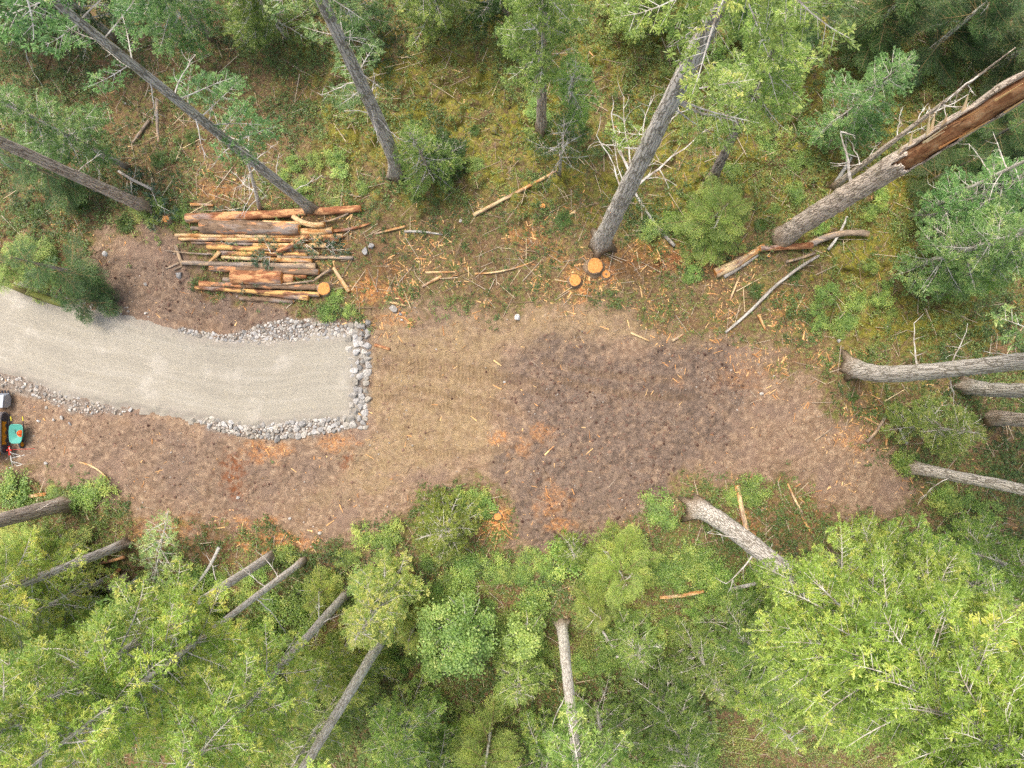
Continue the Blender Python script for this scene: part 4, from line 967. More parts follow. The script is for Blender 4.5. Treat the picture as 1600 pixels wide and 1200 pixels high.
# the broken snag with its peeled orange side
def snag():
    b = G(1222, 372)
    root = empty('dead_snag', b, 'huge dead grey trunk with a long peeled orange side and splinters', 'dead tree', 'dead standing trees')
    h = 20.0; n = 90; seg = 40; r = random.Random(5)
    P = trunk_path(b, h, (.35, .2), (-.2, -.3), r, n)
    t = P[:, 2] / h
    rad = 0.46 * (1 - 0.24 * np.clip(t, 0, 1)) * (1 + 0.35 * np.exp(-np.clip(P[:, 2], 0, 99) / 0.4))
    v, q, _ = tube(P, rad, seg, False, 0.10, 3)
    # bark shell open on the side facing the clearing, from 10.6 m up
    d, u, w = frames(P)
    fc = v[q].mean(1); axis = np.stack([np.interp(fc[:, 2], P[:, 2], P[:, c]) for c in range(3)], -1)
    ang = np.arctan2(fc[:, 1] - axis[:, 1], fc[:, 0] - axis[:, 0])
    a0 = math.radians(228)
    dd = np.abs((ang - a0 + PI) % (2 * PI) - PI)
    nz = vnoise(ang * 3, fc[:, 2] * 0.9, 3); nz2 = vnoise(ang * 7, fc[:, 2] * 0.25, 4)
    openf = (fc[:, 2] + (nz - .5) * 1.6 + dd * 0.5 > 10.9) & (dd < 0.98 + 0.35 * (nz2 - .5) + 0.10 * (nz - .5))
    mb = MB(); mb.add(v, q[~openf]); bk_ = mb.build('trunk', M['bark_brown'], root, True)
    so = bk_.modifiers.new('thick', 'SOLIDIFY'); so.thickness = 0.06; so.offset = -1
    cb = MB(); cb.tube(P[20:], rad[20:] - 0.085, 28, True, 0, .5, 0.14, 8); cb.build('bare_wood', M['bare'], root, True)
    sb = MB()
    for _ in range(9):                                      # jagged broken top
        a = r.uniform(0, 6.28); o = P[-1] + np.array([math.cos(a), math.sin(a), 0]) * rad[-1] * r.uniform(.2, .85)
        sb.tube([o - [0, 0, .3], o + [r.uniform(-.1, .1), r.uniform(-.1, .1), r.uniform(.3, 1.4)]], [.13, .01], 5, True, 0, r.uniform(.2, 1))
    for z_, l in ((12.6, .7), (12.75, .5), (11.6, .45), (11.0, .3), (14.3, .4), (13.4, .3)):   # splinters along the open edge
        o = np.array([np.interp(z_, P[:, 2], P[:, 0]), np.interp(z_, P[:, 2], P[:, 1]), z_]); a = math.radians(r.uniform(140, 165))
        o2 = o + np.array([math.cos(a), math.sin(a), 0]) * 0.37
        sb.tube([o2 - [0, 0, .25], o2 + np.array([math.cos(a) * .4 - .15, math.sin(a) * .8 + .2, .75]) * l], [.07, .008], 4, True, 0, r.uniform(.97, 1))
    for k_ in range(14):
        z_ = r.uniform(11.5, 19); a = a0 + r.choice((-1, 1)) * r.uniform(.5, .85)
        o = np.array([np.interp(z_, P[:, 2], P[:, 0]), np.interp(z_, P[:, 2], P[:, 1]), z_]) + np.array([math.cos(a), math.sin(a), 0]) * 0.35
        sb.tube([o, o + np.array([r.uniform(-.05, .05), r.uniform(-.05, .05), r.uniform(.5, 1.3)])], [.035, .01], 4, True, 0, r.uniform(0, 1))
    sb.build('splinters', M['chip'], root)
    az = lambda z_: np.array([np.interp(z_, P[:, 2], P[:, 0]), np.interp(z_, P[:, 2], P[:, 1]), z_]) + b
    lb = MB(); dead_branch(lb, az(6.6), at(1313, 206, 7.6), .07, r, 2)
    dead_branch(lb, at(1313, 206, 7.6), at(1336, 212, 7.9), .04, r, 3)
    lb.v = [k_ - b for k_ in lb.v]; lb.build('dead_branch', M['silver'], root)
    for zb, x_, y_, z2 in ((3.2, 1262, 318, 3.4), (5.0, 1292, 302, 5.2), (5.6, 1325, 285, 5.8), (8.6, 1380, 255, 8.8)):
        lb = MB(); dead_branch(lb, az(zb), at(x_, y_, z2), .02, r, 1); lb.v = [k_ - b for k_ in lb.v]; lb.build('dead_branch', M['silver'], root)
snag()

# broadleaf trees
def maple(label, px, py, h, R, nleaf, seed):
    b = G(px, py); r = np.random.default_rng(seed); rr = random.Random(seed)
    root = empty('maple_tree', b, label, 'tree', 'bright maples at the bottom')
    tb = MB(); tb.tube([[0, 0, -.2], [.05, .02, h * .3], [.0, -.05, h * .62]], [.10, .08, .05], 10); tb.build('trunk', M['bark_smooth'], root, True)
    lb = MB(); ends = []
    for i in range(22):
        a = i * 2.4 + rr.uniform(-.3, .3); e = rr.uniform(.15, 1.1); l = R * rr.uniform(.6, 1.0)
        p1 = np.array([math.cos(a) * math.cos(e) * l, math.sin(a) * math.cos(e) * l, h * .42 + math.sin(e) * h * .5])
        lb.tube(bez([0, 0, h * rr.uniform(.25, .6)], p1, .08, -.06, 5), np.linspace(.03, .008, 5), 4); ends.append(p1)
    lb.build('limbs', M['twig'], root)
    nc = 70
    E = np.array(ends)[r.integers(0, len(ends), nc)]
    C = E * r.uniform(.2, 1.12, (nc, 1)) + r.normal(0, 1, (nc, 3)) * np.array([.2, .2, .16]) * R * .6
    nx_ = nc // 4; q_ = r.uniform(0, 2 * PI, nx_); C[:nx_] = np.stack([np.cos(q_) * R * .38 * np.sqrt(r.uniform(0, 1, nx_)), np.sin(q_) * R * .38 * np.sqrt(r.uniform(0, 1, nx_)), h * r.uniform(.8, 1.02, nx_)], -1)
    C[:, 2] = np.clip(C[:, 2], .3, None)
    ci = r.integers(0, nc, nleaf)
    P = C[ci] + r.normal(0, 1, (nleaf, 3)) * np.array([.14, .14, .07]) * (R / 2 + .35)
    az_ = r.uniform(0, 2 * PI, nleaf); el = r.uniform(-.5, .35, nleaf)
    D = np.stack([np.cos(az_) * np.cos(el), np.sin(az_) * np.cos(el), np.sin(el)], -1)
    V, Q, tt = leaves(P, D, r.uniform(.05, .14, nleaf), np.clip(.45 + r.normal(0, .18, nleaf) + (r.uniform(0, 1, nc)[ci] - .5) * .6, 0, 1), .75)
    build('crown', V, Q, None, [M['maple']], attrs={'tint': tt}, parent=root)
maple('bright green maple with a round crown right of the stout pale trunk', 732, 955, 5.0, 2.05, 15000, 1)
maple('small bright green maple left of the pale upright trunk', 822, 962, 3.8, 1.15, 6000, 2)
maple('low maple sapling under the round maple', 690, 1012, 2.6, 1.0, 4200, 3)
maple('leafy sapling at the edge of the dirt over the pale slanting trunks', 585, 898, 2.6, .9, 3200, 4)

# leafy shrubs filling the lower edge of the clearing
def shrub_mesh(seed):
    r = np.random.default_rng(seed); nl = 1500; nc = 16
    a = r.uniform(0, 2 * PI, nc); rad = np.sqrt(r.uniform(0, 1, nc)) * .75
    C = np.stack([rad * np.cos(a), rad * np.sin(a), r.uniform(.25, .95, nc) * (1 - .5 * rad)], -1); ci = r.integers(0, nc, nl)
    P = C[ci] + r.normal(0, 1, (nl, 3)) * np.array([.15, .15, .08]); az_ = r.uniform(0, 2 * PI, nl); el = r.uniform(-.5, .5, nl)
    D = np.stack([np.cos(az_) * np.cos(el), np.sin(az_) * np.cos(el), np.sin(el)], -1)
    V, Q, tt = leaves(P, D, r.uniform(.05, .11, nl), np.clip(.55 + r.normal(0, .15, nl) + (r.uniform(0, 1, nc)[ci] - .5) * .5, 0, 1), .65)
    w = MB()
    for c in C[:10]: w.tube(bez([0, 0, -.05], c, .1, -.05, 4), [.014, .01, .007, .004], 4, False)
    nV = len(V); wv = np.concatenate(w.v); wq = np.concatenate(w.q) + nV
    return build('leafy_shrub', np.vstack([V, wv]), np.vstack([Q, wq]), None, [M['shrub'], M['twig']], np.concatenate([np.zeros(len(Q)), np.ones(len(wq))]), None, {'tint': np.concatenate([tt, np.full(len(wv), .5)])})
M['shrub'] = foliage('shrub_leaves', (74, 108, 44), (142, 176, 80), (206, 214, 112), .35)
_s = [shrub_mesh(40 + i) for i in range(5)]; rsh = random.Random(9); us = set(); sp_ = []
for cx, cy, rx, ry, cnt in ((760, 900, 70, 30, 9), (880, 930, 60, 40, 10), (690, 900, 50, 30, 6), (500, 905, 60, 40, 8), (600, 850, 40, 16, 3), (860, 1010, 90, 40, 10), (950, 1000, 60, 40, 7), (1100, 870, 40, 40, 6), (1140, 900, 40, 40, 5), (360, 900, 50, 30, 6), (440, 960, 60, 40, 8), (300, 950, 50, 30, 4), (1180, 960, 60, 40, 6), (1080, 960, 40, 40, 5), (560, 960, 50, 40, 7), (780, 980, 60, 40, 7), (1020, 1000, 60, 40, 8), (1040, 900, 40, 30, 5), (830, 880, 50, 24, 5), (920, 900, 40, 30, 4), (1290, 300, 90, 60, 8), (760, 230, 100, 60, 7), (1350, 460, 50, 60, 6), (1180, 260, 60, 50, 5), (480, 230, 60, 50, 5), (60, 780, 60, 16, 5), (140, 770, 30, 16, 3), (640, 1010, 50, 30, 6), (1030, 800, 20, 14, 2),
                          (730, 780, 40, 20, 3), (500, 305, 30, 20, 3), (545, 300, 24, 16, 2), (1010, 355, 40, 20, 3), (1260, 480, 40, 30, 4), (250, 320, 40, 30, 3), (540, 480, 40, 16, 3), (1180, 770, 50, 20, 3), (1500, 790, 50, 20, 4), (1400, 720, 30, 20, 2), (1080, 425, 30, 14, 2), (1330, 520, 40, 24, 3)):
    for _ in range(cnt):
        i = rsh.randrange(5); o = _s[i]
        if i in us: o = o.copy(); COL.objects.link(o)
        us.add(i); o.location = G(cx + rsh.uniform(-1, 1) * rx, cy + rsh.uniform(-1, 1) * ry); o.rotation_euler = (0, 0, rsh.uniform(0, 6.3)); k_ = rsh.uniform(.45, 1.0) * (.7 if cy < 700 else 1); o.scale = (k_ * rsh.uniform(.8, 1.2), k_, k_ * rsh.uniform(.6, 1))
        tag(o, 'low leafy green shrub in the brush around the clearing, one of many alike', 'shrub', 'leafy shrubs round the clearing')

# sword ferns
def fern_bm(seed, R=.75):
    r = np.random.default_rng(seed); Vs, Qs, Ts = [], [], []; n0 = 0
    for i in range(13):
        a = i * 2 * PI / 13 + r.uniform(-.2, .2); L = R * r.uniform(.75, 1.1); m = 22
        s = np.linspace(.08, 1, m); ax = np.stack([np.cos(a) * s * L, np.sin(a) * s * L, .45 * L * np.sin(s * 2.6)], -1)
        dr = np.array([math.cos(a), math.sin(a), 0]); sd = np.array([-math.sin(a), math.cos(a), 0])
        for sg in (-1, 1):
            D = unit(np.tile(sg * sd + dr * .35, (m, 1)) + r.normal(0, .08, (m, 3)) - np.array([0, 0, .25]))
            V, Q, tt = leaves(ax, D, .17 * np.sin(s * 2.7 + .25) * R + .02, np.clip(r.normal(.5, .12, m), 0, 1), .32)
            Vs.append(V); Qs.append(Q + n0); Ts.append(tt); n0 += len(V)
    return np.concatenate(Vs), np.concatenate(Qs), np.concatenate(Ts)
_f = []
for sd_ in (1, 2, 3):
    V, Q, tt = fern_bm(sd_); o = build('sword_fern', V, Q, None, [M['fern']], attrs={'tint': tt}); _f.append(o)
used = [False] * 3
for i, (px, py) in enumerate([(650, 312), (690, 215), (742, 205), (560, 330), (1188, 352), (1262, 348), (1148, 300), (1240, 430), (1285, 505), (1180, 455), (1015, 345), (880, 345), (1330, 620), (1400, 640), (60, 330),
                              (130, 325), (200, 350), (250, 250), (300, 215), (1060, 880), (1090, 920), (760, 890), (300, 900), (1360, 330)]):
    o = _f[i % 3]
    if used[i % 3]: o = o.copy(); COL.objects.link(o)
    used[i % 3] = True
    p = G(px, py); o.location = p; o.rotation_euler = (random.uniform(-.1, .1), random.uniform(-.1, .1), random.uniform(0, 6.3)); sc = random.uniform(.45, .85); o.scale = (sc, sc, sc)
    tag(o, 'green sword fern spreading on the forest floor, one of many alike', 'fern', 'sword ferns in the undergrowth')

# ------------------------------------------------------------------ rocks
def rock_mesh(name, seed, mat, flat=0.7, sub=False, rough_=.25):
    r = np.random.default_rng(seed); bm = bmesh.new()
    pts = unit(r.normal(0, 1, (17, 3))) * r.uniform(1 - rough_, 1.0, (17, 1)) * np.array([1, r.uniform(.65, .95), flat * r.uniform(.8, 1.1)])
    for p in pts: bm.verts.new(p)
    bmesh.ops.convex_hull(bm, input=bm.verts[:])
    bmesh.ops.delete(bm, geom=[v for v in bm.verts if not v.link_faces], context='VERTS')
    bmesh.ops.bevel(bm, geom=bm.edges[:], offset=.03, segments=1, affect='EDGES')
    me = bpy.data.meshes.new(name); bm.to_mesh(me); bm.free(); me.materials.append(mat)
    return me
RK = [rock_mesh('riprap_rock', 70 + i, M['rock']) for i in range(10)]
def place_rock(me, px, py, s, name, label, group, sink=.35, cat='rock', z=None):
    o = bpy.data.objects.new(name, me); COL.objects.link(o)
    p = G(px, py)
    if z is not None: p[2] = z
    o.location = p + np.array([0, 0, s * (.6 - sink)])
    o.rotation_euler = (random.uniform(-.35, .35), random.uniform(-.35, .35), random.uniform(0, 6.3))
    o.scale = (s * random.uniform(.85, 1.15), s * random.uniform(.85, 1.15), s * random.uniform(.8, 1.1))
    return tag(o, label, cat, group)

BANDS = [([(546, 506), (576, 504), (577, 580), (573, 670), (540, 666), (547, 640), (551, 600), (546, 540)], 190, 3.6, 10.0, 'pale grey riprap rock in the band closing the blunt end of the gravel road', 'rocks at the blunt end of the gravel road'),
         ([(548, 652), (552, 668), (500, 678), (430, 686), (385, 684), (340, 672), (300, 655), (340, 652), (385, 662), (430, 660), (480, 650)], 260, 2.6, 8.0, 'pale grey riprap rock along the lower edge of the gravel road', 'rocks along the lower road edge'),
         ([(380, 518), (420, 504), (450, 497), (500, 502), (548, 508), (548, 528), (480, 532), (420, 538), (350, 536), (280, 520), (280, 512), (350, 524)], 260, 2.4, 6.0, 'pale grey riprap rock along the upper edge of the gravel road', 'rocks along the upper road edge'),
         ([(0, 586), (50, 590), (100, 612), (150, 628), (200, 640), (190, 648), (120, 645), (60, 622), (0, 605)], 130, 1.6, 4.2, 'small grey rock along the lower left edge of the gravel road', 'small rocks by the lower left road edge'),
         ([(0, 440), (60, 448), (130, 476), (200, 498), (190, 488), (130, 462), (60, 440)], 40, 1.8, 4.4, 'grey rock under the cedars at the upper left road edge', 'rocks by the upper left road edge')]
rr = random.Random(11); placed = []; todo = []
for poly, num, s0, s1, lab, grp in BANDS:
    xs = [p[0] for p in poly]; ys = [p[1] for p in poly]; cnt = 0; tries = 0
    while cnt < num and tries < 12000:
        tries += 1
        x_, y_ = rr.uniform(min(xs), max(xs)), rr.uniform(min(ys), max(ys))
        if sd_poly(np.array([x_]), np.array([y_]), poly)[0] < 0: continue
        s = s0 + (s1 - s0) * rr.random() ** (2.2 - 1.4 * (cnt < num * .3))
        if cnt < num * .3: s = max(s, s0 + .5 * (s1 - s0))
        if any((x_ - a) ** 2 + (y_ - b_) ** 2 < (.54 * (s + c)) ** 2 for a, b_, c in placed): continue
        placed.append((x_, y_, s)); cnt += 1; todo.append((s, x_, y_, lab, grp))
todo.sort(reverse=True)
for s, x_, y_, lab, grp in todo[:295]:
    place_rock(rr.choice(RK), x_, y_, s / 32.0, 'riprap_rock', lab, grp, rr.uniform(.30, .55))
rest = MB()
for s, x_, y_, lab, grp in todo[295:]:
    me = rr.choice(RK); bmx = bmesh.new(); bmx.from_mesh(me); bmesh.ops.triangulate(bmx, faces=bmx.faces[:])
    bmx.verts.ensure_lookup_table(); v = np.array([q_.co[:] for q_ in bmx.verts]); t = np.array([[q_.index for q_ in f_.verts] for f_ in bmx.faces]); bmx.free()
    m_ = np.array(Matrix.Rotation(rr.uniform(0, 6.3), 3, 'Z')) * (s / 32.0)
    rest.add(v @ m_.T + G(x_, y_) + np.array([0, 0, s / 32.0 * .3]), None, t, 0, np.clip(rr.gauss(.75, .15), 0, 1))
tag(rest.build('edge_gravel', M['gravelbits']), 'small broken stones filling the rock bands along the road', 'stones', None, 'stuff')
FR = [rock_mesh('boulder', 90 + i, M['field_rock'], .75, rough_=.14) for i in range(4)]
for i, (px, py, s, lab) in enumerate([(615, 482, 9, 'largest pale boulder, alone above the blunt end of the gravel road'), (280, 430, 9, 'light grey boulder in the dirt left of the log pile'), (165, 397, 6, 'pale boulder in the dirt beside the cedars at the left'),
        (808, 496, 7, 'grey brown boulder at the upper rim of the dirt clearing'), (571, 392, 8, 'lichened boulder lying right of the log pile'), (580, 385, 7, 'rounded grey boulder behind the lichened one right of the pile'), (626, 491, 4, 'small stone just below the largest pale boulder'),
        (628, 500, 3, 'smallest stone below the largest pale boulder'), (132, 418, 4, 'pale stone near the cedar branches in the dirt'), (372, 778, 4.5, 'pale stone in the lower dirt below the dark red patch'), (788, 597, 3.2, 'pale stone at the left rim of the dark soil'),
        (453, 810, 3.5, 'white stone at the bottom rim of the dirt'), (1190, 615, 4, 'pale stone right of the dark soil'), (1310, 533, 5, 'pale stone in the moss near the curving fir'), (500, 833, 4, 'tan stone in the pale dirt above the bottom trunks'),
        (228, 444, 4, 'tan stone in the purple dirt above the road'), (97, 652, 4.5, 'largest of the pale stones right of the wheelbarrow'), (85, 656, 3.6, 'small white stone cluster right of the wheelbarrow, left one'), (110, 662, 3.6, 'pale stone below the largest one right of the wheelbarrow'),
        (73, 637, 3.5, 'white stone between the wheelbarrow and the road'), (61, 658, 3.5, 'grey white stone nearest the wheelbarrow'), (72, 724, 4.0, 'pale stone below the wheelbarrow near the brush'), (205, 640, 5, 'flat grey slab at the lower road edge'), (720, 345, 4, 'pale stone in the chips beside the long tan pole')]):
    place_rock(FR[i % 4], px, py, s / 32.0, 'boulder', lab, 'single boulders and stones', .3)
MR = [rock_mesh('mossy_boulder', 110 + i, M['moss_rock'], .62, rough_=.45) for i in range(6)]
for me in MR:
    me.polygons.foreach_set('use_smooth', np.full(len(me.polygons), True))
rm = random.Random(4); mp = []
AREA = [([(690, 160), (880, 160), (880, 290), (800, 300), (720, 260)], 26), ([(1080, 200), (1240, 180), (1420, 190), (1400, 250), (1290, 330), (1180, 330)], 18), ([(1300, 380), (1400, 390), (1420, 480), (1330, 480)], 8), ([(1380, 560), (1470, 570), (1440, 600), (1370, 620)], 6),
        ([(690, 40), (1200, 40), (1200, 150), (690, 150)], 14), ([(500, 160), (560, 170), (560, 250), (520, 230)], 5), ([(1240, 370), (1290, 380), (1270, 440), (1230, 430)], 5)]
for poly, num in AREA:
    xs = [p[0] for p in poly]; ys = [p[1] for p in poly]; cnt = tries = 0
    while cnt < num and tries < 3000:
        tries += 1; x_, y_ = rm.uniform(min(xs), max(xs)), rm.uniform(min(ys), max(ys)); s = rm.uniform(7, 19)
        if sd_poly(np.array([x_]), np.array([y_]), poly)[0] < 0 or any((x_ - a) ** 2 + (y_ - b_) ** 2 < (.7 * (s + c)) ** 2 for a, b_, c in mp): continue
        mp.append((x_, y_, s)); cnt += 1
        place_rock(rm.choice(MR), x_, y_, s / 32.0, 'mossy_boulder', 'boulder half buried under olive moss, one of the tumbled mossy rocks', 'moss covered boulders', .80)

# ------------------------------------------------------------------ logs, poles, stumps
def log(label, x0, y0, x1, y1, d0, d1, mat, z=0.0, ends=(1, 1), bend=0.0, group='stacked logs of the log pile', cat='log', name='log', sag=0.0, z1=None, wob=.10):
    """log from pixel to pixel; d0,d1 diameters in pixels (32 px = 1 m); z lift of the axis above its own radius"""
    r0, r1 = d0 / 64.0, d1 / 64.0
    a = G(x0, y0, r0 * .85 + z); b_ = G(x1, y1, r1 * .85 + (z if z1 is None else z1))
    L = np.linalg.norm(b_ - a); n = max(6, int(L / .22))
    c = (a + b_) / 2; d = unit(b_ - a)
    root = empty(name, c, label, cat, group)
    rz = math.atan2(d[1], d[0]); ry = -math.asin(d[2]); root.rotation_euler = (0, ry, rz)
    p = bez([-L / 2, 0, 0], [L / 2, 0, 0], bend, sag, n, .0015, random.Random(int(x0 * 7 + y0)))
    rad = np.linspace(r0, r1, n)
    mb = MB(); mb.tube(p, rad, 16, True, 0, .5, wob, int(x0 + y0 * 3)); mb.build('bark', M[mat], root, True)
    for e, (flag, i, s) in enumerate(((ends[0], 0, -1), (ends[1], -1, 1))):
        if flag:
            cb = MB(); cb.tube([p[i], p[i] + np.array([s * .012, 0, 0])], [rad[i] * .93, rad[i] * .90], 16, True, 0, .5, .06, 3)
            cb.build('cut_end', M['cut'], root)
    return root
U = lambda x, y: (260 + x / 5.0, 300 + y / 5.0)
PILE = [  # zoom coordinates of both ends, diameters (zoom px), bark, lift, bend, label
    ((180, 215), (1530, 140), 56, 44, 'log_red', .10, .004, 'topmost long log of the pile, red bark fading to grey on the right'),
    ((305, 278), (1060, 302), 92, 74, 'log_grey', .05, 0, 'thickest grey brown log, second row from the top of the pile'),
    ((1000, 320), (1310, 308), 50, 40, 'log_tan', .12, .02, 'split yellow slab at the right end of the thickest grey log'),
    ((780, 250), (1100, 258), 22, 22, 'log_tan', .30, 0, 'thin tan pole wedged between the topmost log and the thick grey log'),
    ((1010, 205), (1255, 268), 30, 34, 'log_tan', .30, .12, 'short bent tan branch over the top right of the pile'),
    ((85, 345), (1385, 350), 22, 26, 'log_tan', .10, .002, 'longest straight yellow pole under the thick grey log'),
    ((110, 372), (1060, 376), 20, 22, 'log_tan', .06, 0, 'thin yellow pole touching the longest straight pole from below'),
    ((480, 384), (1355, 382), 24, 28, 'log_mixed', .14, 0, 'brown pole with a yellow right end in the upper pile'),
    ((690, 420), (1260, 424), 24, 34, 'log_tan', .06, .003, 'short peeled pole in the upper middle right of the pile'),
    ((340, 432), (1000, 456), 34, 26, 'log_mixed', .12, .008, 'brown log with a flared yellow butt on its left'),
    ((200, 396), (700, 410), 20, 22, 'log_grey', -.02, 0, 'grey pole half hidden under the upper middle of the pile'),
    ((200, 285), (320, 292), 24, 24, 'log_weathered', 0, 0, 'stubby grey branch end poking out left of the thick log'),
    ((430, 482), (1110, 492), 30, 24, 'log_mixed', .10, .004, 'reddish brown log crossing the middle of the pile'),
    ((840, 462), (1150, 460), 28, 26, 'log_grey', 0, 0, 'dark grey pole under the leaning reddish branch'),
    ((880, 512), (1465, 518), 24, 22, 'log_weathered', .08, 0, 'grey pole sticking out farthest right in mid pile'),
    ((450, 516), (1150, 546), 22, 28, 'log_tan', .14, .003, 'slanting pale pole over the middle of the pile'),
    ((330, 486), (430, 505), 16, 16, 'log_weathered', .1, 0, 'short grey twig-like pole at the left of mid pile'),
    ((140, 556), (1180, 586), 26, 38, 'log_weathered', .10, .004, 'long grey lichened log with a reddish right end'),
    ((360, 602), (1205, 632), 36, 38, 'log_grey', .12, .003, 'grey barked log with bright yellow scrapes'),
    ((545, 672), (930, 684), 92, 84, 'log_red', .06, 0, 'short fat red log in the lower pile'),
    ((925, 678), (1010, 682), 60, 58, 'log_red', -.02, 0, 'stubby red brown log right of the short fat log'),
    ((1005, 660), (1102, 660), 32, 32, 'log_red', .02, 0, 'smallest red log stub at the right of the fat red log'),
    ((455, 688), (550, 692), 34, 34, 'log_weathered', -.02, 0, 'small grey stub left of the short fat red log'),
    ((370, 726), (1195, 748), 34, 40, 'log_grey', .06, .003, 'grey log with a pale sawn right end below the fat red log'),
    ((245, 750), (1210, 806), 22, 30, 'log_mixed', .14, .005, 'long orange brown pole near the bottom of the pile'),
    ((270, 716), (420, 730), 40, 30, 'log_red', -.02, 0, 'red flared butt at the lower left of the pile'),
    ((640, 776), (1122, 832), 28, 36, 'log_mixed', .10, .004, 'orange scraped log lowest at the right of the pile'),
    ((580, 830), (1000, 852), 30, 34, 'log_grey', -.06, 0, 'dark weathered log at the very bottom of the pile'),
    ((800, 738), (1180, 704), 12, 12, 'log_weathered', .40, .01, 'thin grey stick lying across the lower pile'),
    ((1170, 700), (1300, 612), 14, 18, 'log_weathered', .25, -.03, 'grey stick leaning out of the pile to the upper right'),
    ((900, 482), (1135, 356), 30, 26, 'log_red', .38, .02, 'reddish branch lying diagonally over the pile'),
    ((360, 555), (442, 478), 14, 26, 'log_tan', .30, .05, 'splintered orange piece standing out at the left of the pile'),
    ((1130, 465), (1205, 492), 34, 22, 'log_tan', .12, .04, 'orange splintered chunk right of the reddish branch'),
    ((1310, 595), (1432, 780), 20, 28, 'log_tan', 0, .01, 'short peeled tan log lying apart right of the pile'),
    ((80, 420), (132, 572), 22, 18, 'log_weathered', 0, .02, 'weathered stick upright in view left of the pile'),
    ((195, 100), (370, 106), 18, 16, 'log_tan', .02, 0, 'tan stick above the left end of the topmost log'),
    ((0, 460), (360, 492), 6, 12, 'log_weathered', .1, .01, 'whitish thin pole pointing left out of the pile'),
    ((2, 600), (120, 545), 12, 12, 'log_weathered', .0, .02, 'brown stick left of the pile beside the grey boulder'),
    ((65, 610), (130, 575), 10, 10, 'log_weathered', .0, 0, 'little stick touching the grey boulder left of the pile'),
    ((1205, 245), (1430, 172), 12, 12, 'log_weathered', .1, .04, 'brown branch rising behind the right end of the topmost log'),
    ((1310, 308), (1600, 245), 22, 10, 'log_red', .08, .05, 'long orange root strand trailing right of the pile'),
]
for (a, b_, d0, d1, mt, lift, bend, lab) in PILE:
    (x0, y0), (x1, y1) = U(*a), U(*b_)
    log(lab, x0, y0, x1, y1, d0 / 5 * 1.28, d1 / 5 * 1.28, mt, lift, (mt != 'log_weathered', mt != 'log_weathered'), bend)

